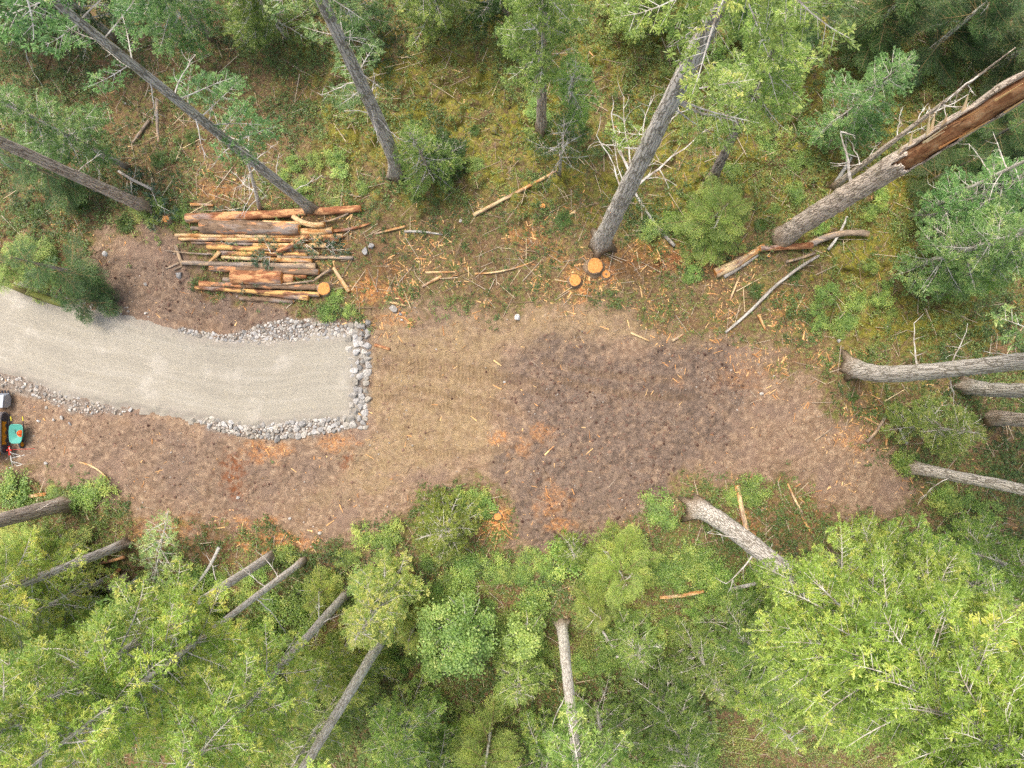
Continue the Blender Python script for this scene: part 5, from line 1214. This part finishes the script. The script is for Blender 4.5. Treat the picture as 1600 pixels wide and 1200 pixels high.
POLES = [(740, 337, 870, 268, 6, 4.5, 'log_tan', 0, 'long tan pole lying alone above the chips in the upper middle', 0), (988, 295, 1053, 385, 4, 6, 'silver', .08, 'grey stick right of the massive grey fir base', .04),
         (1116, 428, 1192, 385, 17, 9, 'log_tan', .0, 'broken orange log lying below the snag, nearest piece', .03), (1130, 432, 1184, 398, 8, 5, 'silver', .0, 'silver split slab against the broken orange log', .02), (1184, 391, 1264, 386, 8, 10, 'log_red', .28, 'slim brown log end pointing at the broken orange log', 0),
         (1258, 387, 1352, 368, 11, 9, 'log_weathered', .22, 'grey curved fallen trunk below the base of the snag', -.10), (1132, 520, 1205, 452, 4, 5.5, 'silver', .05, 'long grey stick slanting at the upper right of the clearing', .02), (1203, 454, 1278, 400, 5, 4, 'silver', .1, 'upper grey stick continuing the slanting one towards the snag', -.03),
         (1226, 410, 1272, 396, 5, 4, 'log_weathered', .1, 'short grey branch beside the upper grey stick', .02), (1150, 758, 1172, 855, 8, 9, 'log_tan', .05, 'thick peeled yellow pole right of the bending pale fir', .01), (1170, 855, 1190, 930, 8, 8, 'log_tan', .05, 'lower end of the peeled pole under the big crown', -.02),
         (1230, 755, 1252, 800, 3, 4.5, 'log_tan', .02, 'slender yellow pole on the red dirt above the big crown', .02), (1250, 800, 1268, 832, 4.5, 6, 'log_mixed', .02, 'splintered yellow pole end at the edge of the big crown', .02), (665, 426, 712, 425, 3.5, 3, 'log_tan', 0, 'thin yellow stick in the chips right of the pile', 0),
         (742, 428, 835, 408, 3, 2.5, 'log_tan', .0, 'long thin yellow splinter in the upper middle chips', .05), (660, 448, 690, 432, 4, 5, 'log_tan', 0, 'yellow split stick below the thin one in the chips', 0), (585, 366, 634, 354, 3, 4, 'log_tan', 0, 'yellow stick beneath the orange root strand', 0),
         (632, 362, 692, 367, 4, 2.5, 'silver', 0, 'grey stick right of the orange root strand', -.03), (586, 539, 610, 546, 5, 4.5, 'log_red', 0, 'reddish stick above the blunt road end', 0), (617, 450, 632, 474, 5, 4, 'log_red', 0, 'brown bark strip near the largest pale boulder', .04), (600, 470, 634, 478, 4, 3, 'log_tan', 0, 'tan splinter beside the largest pale boulder', 0),
         (290, 935, 352, 850, 4, 5, 'silver', .6, 'bare white crooked branch over the red dirt at the bottom left', .06), (125, 722, 172, 752, 2.5, 3, 'log_tan', 0, 'thin curved pale stick in the dirt below the wheelbarrow', -.10), (1133, 917, 1176, 906, 6, 6, 'silver', .5, 'pale broken branch under the bending fir', 0),
         (1030, 932, 1098, 921, 5, 7, 'log_tan', .1, 'orange brown branch in the brush right of the cedar sapling', .03), (930, 962, 962, 1012, 4, 4, 'silver', .5, 'white dead stick below the cedar sapling', .02), (960, 1018, 1016, 1016, 4, 3, 'silver', .6, 'white dead branch lying flat near the bottom middle', .02),
         (40, 776, 74, 772, 6, 6, 'log_tan', 0, 'short yellow log above the thick brown trunk at the left', 0), (165, 915, 190, 888, 8, 6, 'log_red', .1, 'brown log of the small stack at the bottom left', 0), (176, 918, 204, 898, 14, 14, 'log_weathered', .1, 'thickest grey log of the small stack at the bottom left', 0),
         (192, 922, 220, 903, 9, 8, 'silver', .15, 'palest log of the small stack at the bottom left', 0), (150, 880, 200, 868, 5, 5, 'log_red', .2, 'red stick above the small stack at the bottom left', .02), (0, 436, 105, 475, 8, 12, 'log_moss', .1, 'mossy brown fallen trunk under the cedars by the road', .03),
         (1272, 688, 1300, 668, 3.5, 2.5, 'log_weathered', 0, 'weathered twig at the right rim of the clearing', .03), (1352, 690, 1386, 640, 5, 4, 'log_weathered', .1, 'grey brown stick right of the clearing', .05), (1350, 652, 1380, 668, 4, 3, 'log_tan', 0, 'orange stick crossing the grey brown one', 0), (1358, 688, 1370, 668, 4, 3, 'log_tan', 0, 'yellow splinter near the right rim of the clearing', 0),
         (1385, 682, 1384, 697, 4, 3, 'log_tan', 0, 'small yellow stub near the bushy hemlock', 0), (1402, 668, 1412, 692, 4, 5, 'silver', .2, 'silver branch stub near the bushy hemlock', .05), (210, 225, 236, 190, 4, 5, 'log_weathered', .1, 'short grey stick in the brush at the top left', 0), (190, 270, 243, 298, 4, 5, 'silver', .2, 'pale stick beside the slanting top left trunk', .02),
         (252, 160, 254, 226, 5, 3.5, 'log_weathered', .3, 'thin upright grey stick in the brush above the log pile', .02), (1140, 470, 1155, 432, 3, 3, 'log_tan', 0, 'thin pale stick in the chips below the broken orange log', 0), (1290, 392, 1320, 340, 5, 3, 'silver', .2, 'bare grey branch below the snag trunk', .05), (1300, 290, 1325, 250, 7, 5, 'silver', .3, 'silver log piece in the moss behind the snag', 0),
         (985, 520, 1015, 533, 3.5, 2, 'log_tan', 0, 'yellow splinter at the upper rim of the dark soil', 0), (1050, 533, 1068, 522, 5, 3, 'log_tan', 0, 'yellow chip slab at the upper rim of the dark soil', 0), (1184, 492, 1196, 516, 5, 3, 'log_tan', 0, 'orange splinter at the upper right rim of the clearing', 0), (900, 330, 875, 345, 4, 3, 'log_tan', 0, 'short yellow stick in the upper middle grass', 0)]
for (x0, y0, x1, y1, d0, d1, mt, lift, lab, bend) in POLES:
    log(lab, x0, y0, x1, y1, d0, d1, mt, lift, (d0 > 5 and mt.startswith('log_') and mt not in ('log_weathered', 'log_moss'),) * 2, bend, 'loose poles and sticks on the ground', 'stick' if max(d0, d1) < 7 else 'log', 'fallen_pole')

def stump(label, px, py, d, h, seed, group='freshly cut stumps'):
    b = G(px, py); r = d / 64.0
    root = empty('tree_stump', b, label, 'stump', group)
    z = np.array([-.2, 0, .06, .14, h * .6, h]); rad = r * np.array([1.5, 1.38, 1.2, 1.1, 1.02, 1.0])
    mb = MB(); mb.tube(np.stack([z * 0, z * 0, z], -1), rad, 26, True, 0, .5, .14, seed); mb.build('bark', M['bark_brown'], root, True)
    cb = MB(); v, q, t = tube([[0, 0, h], [0, 0, h + .02]], [r * .96, r * .92], 26, True, .12, seed)
    ang = math.pi / 2
    me = cb.add(v, q, t).build('cut_face', M['cut_face'], root)
    me.rotation_euler = (0, 0, seed)
stump('largest fresh orange stump in the upper middle of the clearing', 929, 417, 24, .32, 1)
stump('smaller orange stump just left of the largest stump', 898, 439, 18, .28, 2)
stump('low orange stump right of the largest stump, ragged with sawdust', 947, 429, 13, .10, 8)
stump('tiny orange stump in the brush left of the massive fir', 848, 323, 8, .15, 3)
stump('small orange stump at the left end of the log pile', 263, 344, 10, .2, 4)
stump('bright round log butt standing at the lower right of the log pile', 510, 453, 20, .4, 5)
stump('small red stump among the shavings by the low bright fir', 778, 806, 12, .2, 6)
stump('tiny cut stump in the undergrowth below the snag', 1200, 400, 5, .12, 7)

# splayed orange splinters round the small red stump
sp = MB(); rs = random.Random(3)
for _ in range(26):
    a = rs.uniform(0, 6.28); l = rs.uniform(.25, .9); o = G(772 + rs.uniform(-14, 14), 815 + rs.uniform(-26, 22), .05)
    sp.tube([o, o + np.array([math.cos(a) * l, math.sin(a) * l, rs.uniform(0, .12)])], [rs.uniform(.02, .05), .008], 4, True, 0, rs.uniform(.2, .9))
tag(sp.build('torn_splinters', M['chip']), 'heap of torn orange splinters at the lower rim of the dirt', 'splinters')
# cut fir boughs left on and round the pile
for i, (px, py, L, lab) in enumerate([(425, 404, .9, 'cut fir bough lying on the middle of the log pile'), (483, 383, .7, 'cut fir bough on the upper right of the log pile'), (360, 330, .9, 'blue green bough behind the topmost log, left one'), (372, 345, .6, 'little bough between the two top logs'), (245, 322, 1.0, 'blue green bough near the small stump left of the pile'),
                                     (208, 286, 1.0, 'blue green bough in the brush by the slanting trunk'), (520, 392, .8, 'grey green bough right of the log pile'), (395, 446, .4, 'tiny bough on the lower log pile'), (355, 379, .6, 'green bough under the yellow poles')]):
    cr, lb = MB(), MB(); r_ = random.Random(i)
    o = G(px, py, .55 if 'pile' in lab and 'on' in lab.split() else .25)
    for k_ in range(5): add_branch(cr, lb, 'fir', L * r_.uniform(.6, 1), np.zeros(3) + [r_.uniform(-.2, .2), r_.uniform(-.2, .2), r_.uniform(0, .1)], r_.uniform(0, 6.3), .05, r_.uniform(-.5, .5), r_)
    root = empty('cut_bough', o, lab, 'branch', 'cut boughs left on the ground')
    cr.build('needles', [M['slash'], M['twig']], root)

# ------------------------------------------------------------------ excavator, wheelbarrow, stand
M['yellow'] = plain('yellow_machine_paint', (232, 158, 40), .45)
M['steel'] = plain('worn_grey_steel', (176, 184, 196), .4, .35, .5, .3)
M['dark_steel'] = plain('dark_steel', (74, 76, 84), .5, .3)
M['rubber'] = plain('dusty_rubber', (140, 134, 134), .85, 0, .2, .3)
M['teal'] = plain('teal_tray_paint', (84, 168, 154), .5, 0, .4, .2)
M['grip'] = plain('yellow_grip', (226, 214, 70), .6)
M['orange_plastic'] = plain('orange_plastic', (240, 92, 24), .4, 0, .4, .05)
M['red'] = plain('red_paint', (214, 48, 36), .45, 0, .4, .1)
M['white'] = plain('white_metal', (226, 226, 220), .45, 0, .4, .15)
M['glass'] = plain('dark_cab_glass', (40, 48, 56), .1, 0, .5, .1)

def excavator():
    b = G(-14, 676); root = empty('mini_excavator', b, 'yellow tracked mini excavator with a grey bucket, cut by the left picture edge', 'excavator')
    # local: +Y forward (up in the picture); right track is at +X
    for sx in (-1, 1):
        x = sx * .72; mb = MB(); R = .24; Ly = .74; nn = 60; w = .34
        tt = np.linspace(0, 1, nn, endpoint=False); per = 4 * Ly + 2 * PI * R; s = tt * per
        prof = []
        for k_ in s:
            if k_ < 2 * Ly: prof.append((-Ly + k_, R))
            elif k_ < 2 * Ly + PI * R: a = PI / 2 - (k_ - 2 * Ly) / R; prof.append((Ly + R * math.cos(a), R * math.sin(a)))
            elif k_ < 4 * Ly + PI * R: prof.append((Ly - (k_ - 2 * Ly - PI * R), -R))
            else: a = -PI / 2 - (k_ - 4 * Ly - PI * R) / R; prof.append((-Ly + R * math.cos(a), R * math.sin(a)))
        prof = np.array(prof); nrm = np.gradient(prof, axis=0); nrm = unit(np.stack([-nrm[:, 1], nrm[:, 0]], -1)); c_in = prof - nrm * -.0
        for i in range(nn):
            j = (i + 1) % nn; p0, p1 = prof[i], prof[j]; d = unit(p1 - p0); nn_ = np.array([-d[1], d[0]]); m_ = (p0 + p1) / 2
            ang = math.atan2(d[1], d[0]); ln = np.linalg.norm(p1 - p0)
            mb.box((x, m_[0], m_[1] + R + .03), (w, ln * 1.12, .05), rx=ang)
            mb.box((x, m_[0] + nn_[0] * .035, m_[1] + nn_[1] * .035 + R + .03), (w * .94, ln * .5, .03), rx=ang)
        tr = mb.build('track', M['rubber'], root)
        fr = MB(); fr.box((x, 0, R + .03), (w * .7, 1.35, .26)); fr.box((x + sx * .14, 0, R + .02), (.06, 1.25, .16))
        fr.build('track_frame', M['yellow'], tr)
        for y_, r_ in ((-.74, .2), (.74, .2), (-.37, .1), (0, .1), (.37, .1)):
            wh = MB(); wh.tube([[x + sx * .10, y_, R + .03 - (.1 if r_ < .15 else 0)], [x + sx * .19, y_, R + .03 - (.1 if r_ < .15 else 0)]], [r_, r_ * .92], 18)
            wh.build('roller', M['dark_steel'], tr)
    ub = MB(); ub.box((0, 0, .38), (1.0, .9, .2)); ub.tube([[0, 0, .46], [0, 0, .6]], [.42, .42], 24); ub.build('undercarriage', M['dark_steel'], root)
    hb = MB(); hb.box((0.05, -.25, .82), (1.42, 1.5, .42), taper=.97); hb.box((.05, -.88, .86), (1.40, .6, .62), taper=.9)
    for sx in (-1, 1): hb.tube([[.05 + sx * .58, -1.02, .56], [.05 + sx * .58, -1.02, 1.12]], [.20, .18], 16)
    hs = hb.build('engine_house', M['yellow'], root); hs.rotation_euler = (0, 0, .06)
    cb = MB()
    for x_, y_ in ((-.62, -.35), (.08, -.35), (-.62, .55), (.08, .55)): cb.box((x_, y_, 1.68), (.06, .06, 1.3))
    cb.box((-.27, .1, 2.36), (.86, 1.06, .07)); cb.box((-.27, -.1, 1.1), (.5, .5, .14)); cb.box((-.27, -.34, 1.4), (.48, .12, .6)); cab = cb.build('cab', M['dark_steel'], root)
    gb = MB(); gb.box((-.27, .57, 1.68), (.66, .015, 1.2)); gb.box((-.64, .1, 1.68), (.015, .84, 1.2)); gb.build('cab_window', M['glass'], cab)
    bm_ = MB(); bm_.box((.42, .62, .9), (.26, .3, .4)); 
    bp = [[.42, .7, .95], [.42, 1.05, 1.7], [.42, 1.5, 2.1], [.42, 2.0, 1.95]]
    bm_.tube(bp, [.12, .15, .15, .10], 4); bm_.tube([[.42, 1.85, 2.15], [.46, 2.0, 1.4], [.5, 1.7, .55]], [.10, .11, .08], 4); bm_.build('boom', M['yellow'], root)
    # bucket resting on the ground ahead of the right track
    kb = MB(); prof = [(-.36, .50), (-.40, .22), (-.26, .04), (.02, .0), (.30, .10)]; wx = .34
    for (y0, z0), (y1, z1) in zip(prof[:-1], prof[1:]):
        v = []
        for dz in (0, .03):
            for x_ in (-wx, wx): v += [[x_, y0, z0 + dz], [x_, y1, z1 + dz]]
        kb.add(np.array(v), [[0, 1, 3, 2], [4, 6, 7, 5], [0, 4, 5, 1], [2, 3, 7, 6], [0, 2, 6, 4], [1, 5, 7, 3]])
    for sx in (-1, 1):
        v = [[sx * wx + dx, y_, z_] for dx in (0, .025 * sx) for y_, z_ in ((-.36, .52), (-.40, .22), (-.26, .04), (.02, .0), (.30, .12), (.20, .38))]
        kb.add(np.array(v), [[0, 1, 2, 3], [0, 3, 4, 5], [6, 9, 8, 7], [6, 11, 10, 9]] + [[i, i + 6, (i + 1) % 6 + 6, (i + 1) % 6] for i in range(6)])
    kb.box((0, -.08, .50), (2 * wx + .04, .62, .04), rx=-.12)
    bk_ = kb.build('bucket', M['steel'], root); bk_.location = (.66, 1.62, .05)
    tb = MB()
    for k_ in range(5):
        tb = MB(); tb.box((-.3 + k_ * .15, .36, .1), (.07, .16, .04), rx=.3); tb.build('bucket_tooth', M['dark_steel'], bk_)
excavator()

def wheelbarrow():
    g = G(26, 677); c = at(26, 677, .52); root = empty('wheelbarrow', np.array([c[0], c[1], g[2]]), 'teal wheelbarrow with yellow grips standing beside the excavator track', 'wheelbarrow')
    z0 = .30
    # tray: tapered open tub, front (wheel) towards -Y
    def ring(sx, sy0, sy1, z): # rounded rectangle
        pts = []
        for i in range(28):
            a = 2 * PI * i / 28; ca, sa = math.cos(a), math.sin(a)
            px_ = sx * np.sign(ca) * abs(ca) ** .45; py_ = (sy1 if sa > 0 else sy0) * abs(sa) ** .45
            wf = 1 - .16 * (py_ < 0) * abs(py_) / sy0 if False else 1
            pts.append([px_ * (1.0 if py_ > 0 else 1 - .12 * abs(py_ / sy0)), py_, z(py_)])
        return np.array(pts)
    rings = [ring(.20, -.26, .22, lambda y: z0), ring(.31, -.46, .42, lambda y: .60 - .04 * y), ring(.335, -.49, .445, lambda y: .605 - .04 * y), ring(.335, -.49, .445, lambda y: .585 - .04 * y), ring(.30, -.455, .415, lambda y: .58 - .04 * y), ring(.19, -.25, .21, lambda y: z0 + .03)]
    V = np.concatenate(rings); n = 28; Q = []
    for k_ in range(5):
        for i in range(n): j = (i + 1) % n; Q.append([k_ * n + i, k_ * n + j, (k_ + 1) * n + j, (k_ + 1) * n + i])
    V = np.vstack([V, [[0, -.02, z0], [0, -.02, z0 + .03]]]); T = []
    for i in range(n): j = (i + 1) % n; T += [[6 * n, j, i], [6 * n + 1, 5 * n + i, 5 * n + j]]
    mb = MB(); mb.add(V, Q, T); mb.build('tray', M['teal'], root, True)
    fb = MB()
    for sx in (-1, 1):
        fb.tube([[sx * .10, -.52, .21], [sx * .17, -.2, .27], [sx * .26, .45, .46], [sx * .28, .62, .50]], .018, 8)
        fb.tube([[sx * .2, .12, .34], [sx * .24, .22, .0], [sx * .22, .4, .0], [sx * .24, .42, .44]], .014, 6)
    fb.tube([[-.23, .3, .02], [.23, .3, .02]], .012, 6); fb.build('frame', M['dark_steel'], root)
    for sx in (-1, 1):
        gb = MB(); gb.tube([[sx * .28, .60, .50], [sx * .285, .80, .54]], [.024, .026], 10); gb.build('grip', M['grip'], root)
    th = np.linspace(0, 2 * PI, 25)[:-1]; wb = MB(); yy = -.56; Rw = .20; n2 = 8; v = []
    for a in th:
        for k_ in range(n2):
            p_ = 2 * PI * k_ / n2; rr_ = Rw - .045 + .045 * math.cos(p_); v.append([.05 * math.sin(p_), yy + rr_ * math.cos(a), Rw + rr_ * math.sin(a)])
    q = [[i * n2 + k_, i * n2 + (k_ + 1) % n2, ((i + 1) % 24) * n2 + (k_ + 1) % n2, ((i + 1) % 24) * n2 + k_] for i in range(24) for k_ in range(n2)]
    wb.add(v, q); wh = wb.build('wheel', M['dark_steel'], root, True)
    rb = MB(); rb.tube([[-.03, yy, Rw], [.03, yy, Rw]], [.12, .12], 20); rb.tube([[-.11, yy, Rw], [.11, yy, Rw]], .015, 8); rb.build('rim', M['yellow'], wh)
    # helmet lying in the tray
    o = empty('hard_hat', np.array([c[0] + .07, c[1] + .0, g[2] + z0 + .10]), 'small rounded orange helmet lying in the wheelbarrow tray', 'helmet')
    hb = MB(); zz_ = np.linspace(0, 1, 8); hb.tube(np.stack([zz_ * 0, zz_ * 0, zz_ * .15], -1), np.maximum(.135 * np.sqrt(np.clip(1 - zz_ ** 2, 0, 1)), .004), 20); 
    for k_ in (-1, 0, 1): hb.box((k_ * .04, 0, .146 - abs(k_) * .012), (.014, .16, .014))
    hb.build('shell', M['orange_plastic'], o, True)
    pb = MB(); v, q, t = tube([[0, -.02, -.002], [0, -.02, .012]], [.165, .155], 22); pb.add(v, q, t); pb.build('brim', M['orange_plastic'], o, True)
wheelbarrow()

def stand():
    g = G(24, 712); root = empty('folding_stand', g, 'red and white metal stand with splayed feet below the wheelbarrow', 'stand')
    rb = MB(); rb.tube([[-.08, .50, .28], [-.05, .05, .30]], .045, 10); rb.box((-.07, .30, .30), (.24, .07, .06)); rb.tube([[-.07, .30, .33], [-.07, .30, .45]], .03, 8); rb.build('red_post', M['red'], root)
    for (y0, dx) in ((0, 0), (-.42, .10)):
        mb = MB(); mb.tube([[-.42 + dx, y0 - .17, .03], [.48 + dx, y0 + .04, .03]], .020, 8)
        top = np.array([-.02 + dx * .6, y0 + .18, .30])
        for e in (-.20, .26): mb.tube([top, [e + dx, y0 - .10 + (e + .2) * .25, .04]], .017, 8)
        mb.tube([top, top + [-.03, .26, .02]], .02, 8); mb.tube([[.02 + dx, y0 - .06, .04], top], .014, 6)
        mb.build('foot_frame', M['white'], root)
    cb = MB(); cb.tube([[-.2, .32, .30], [.75, .34, .12], [1.1, .36, .03]], .009, 6); cb.build('rod', M['red'], root)
stand()
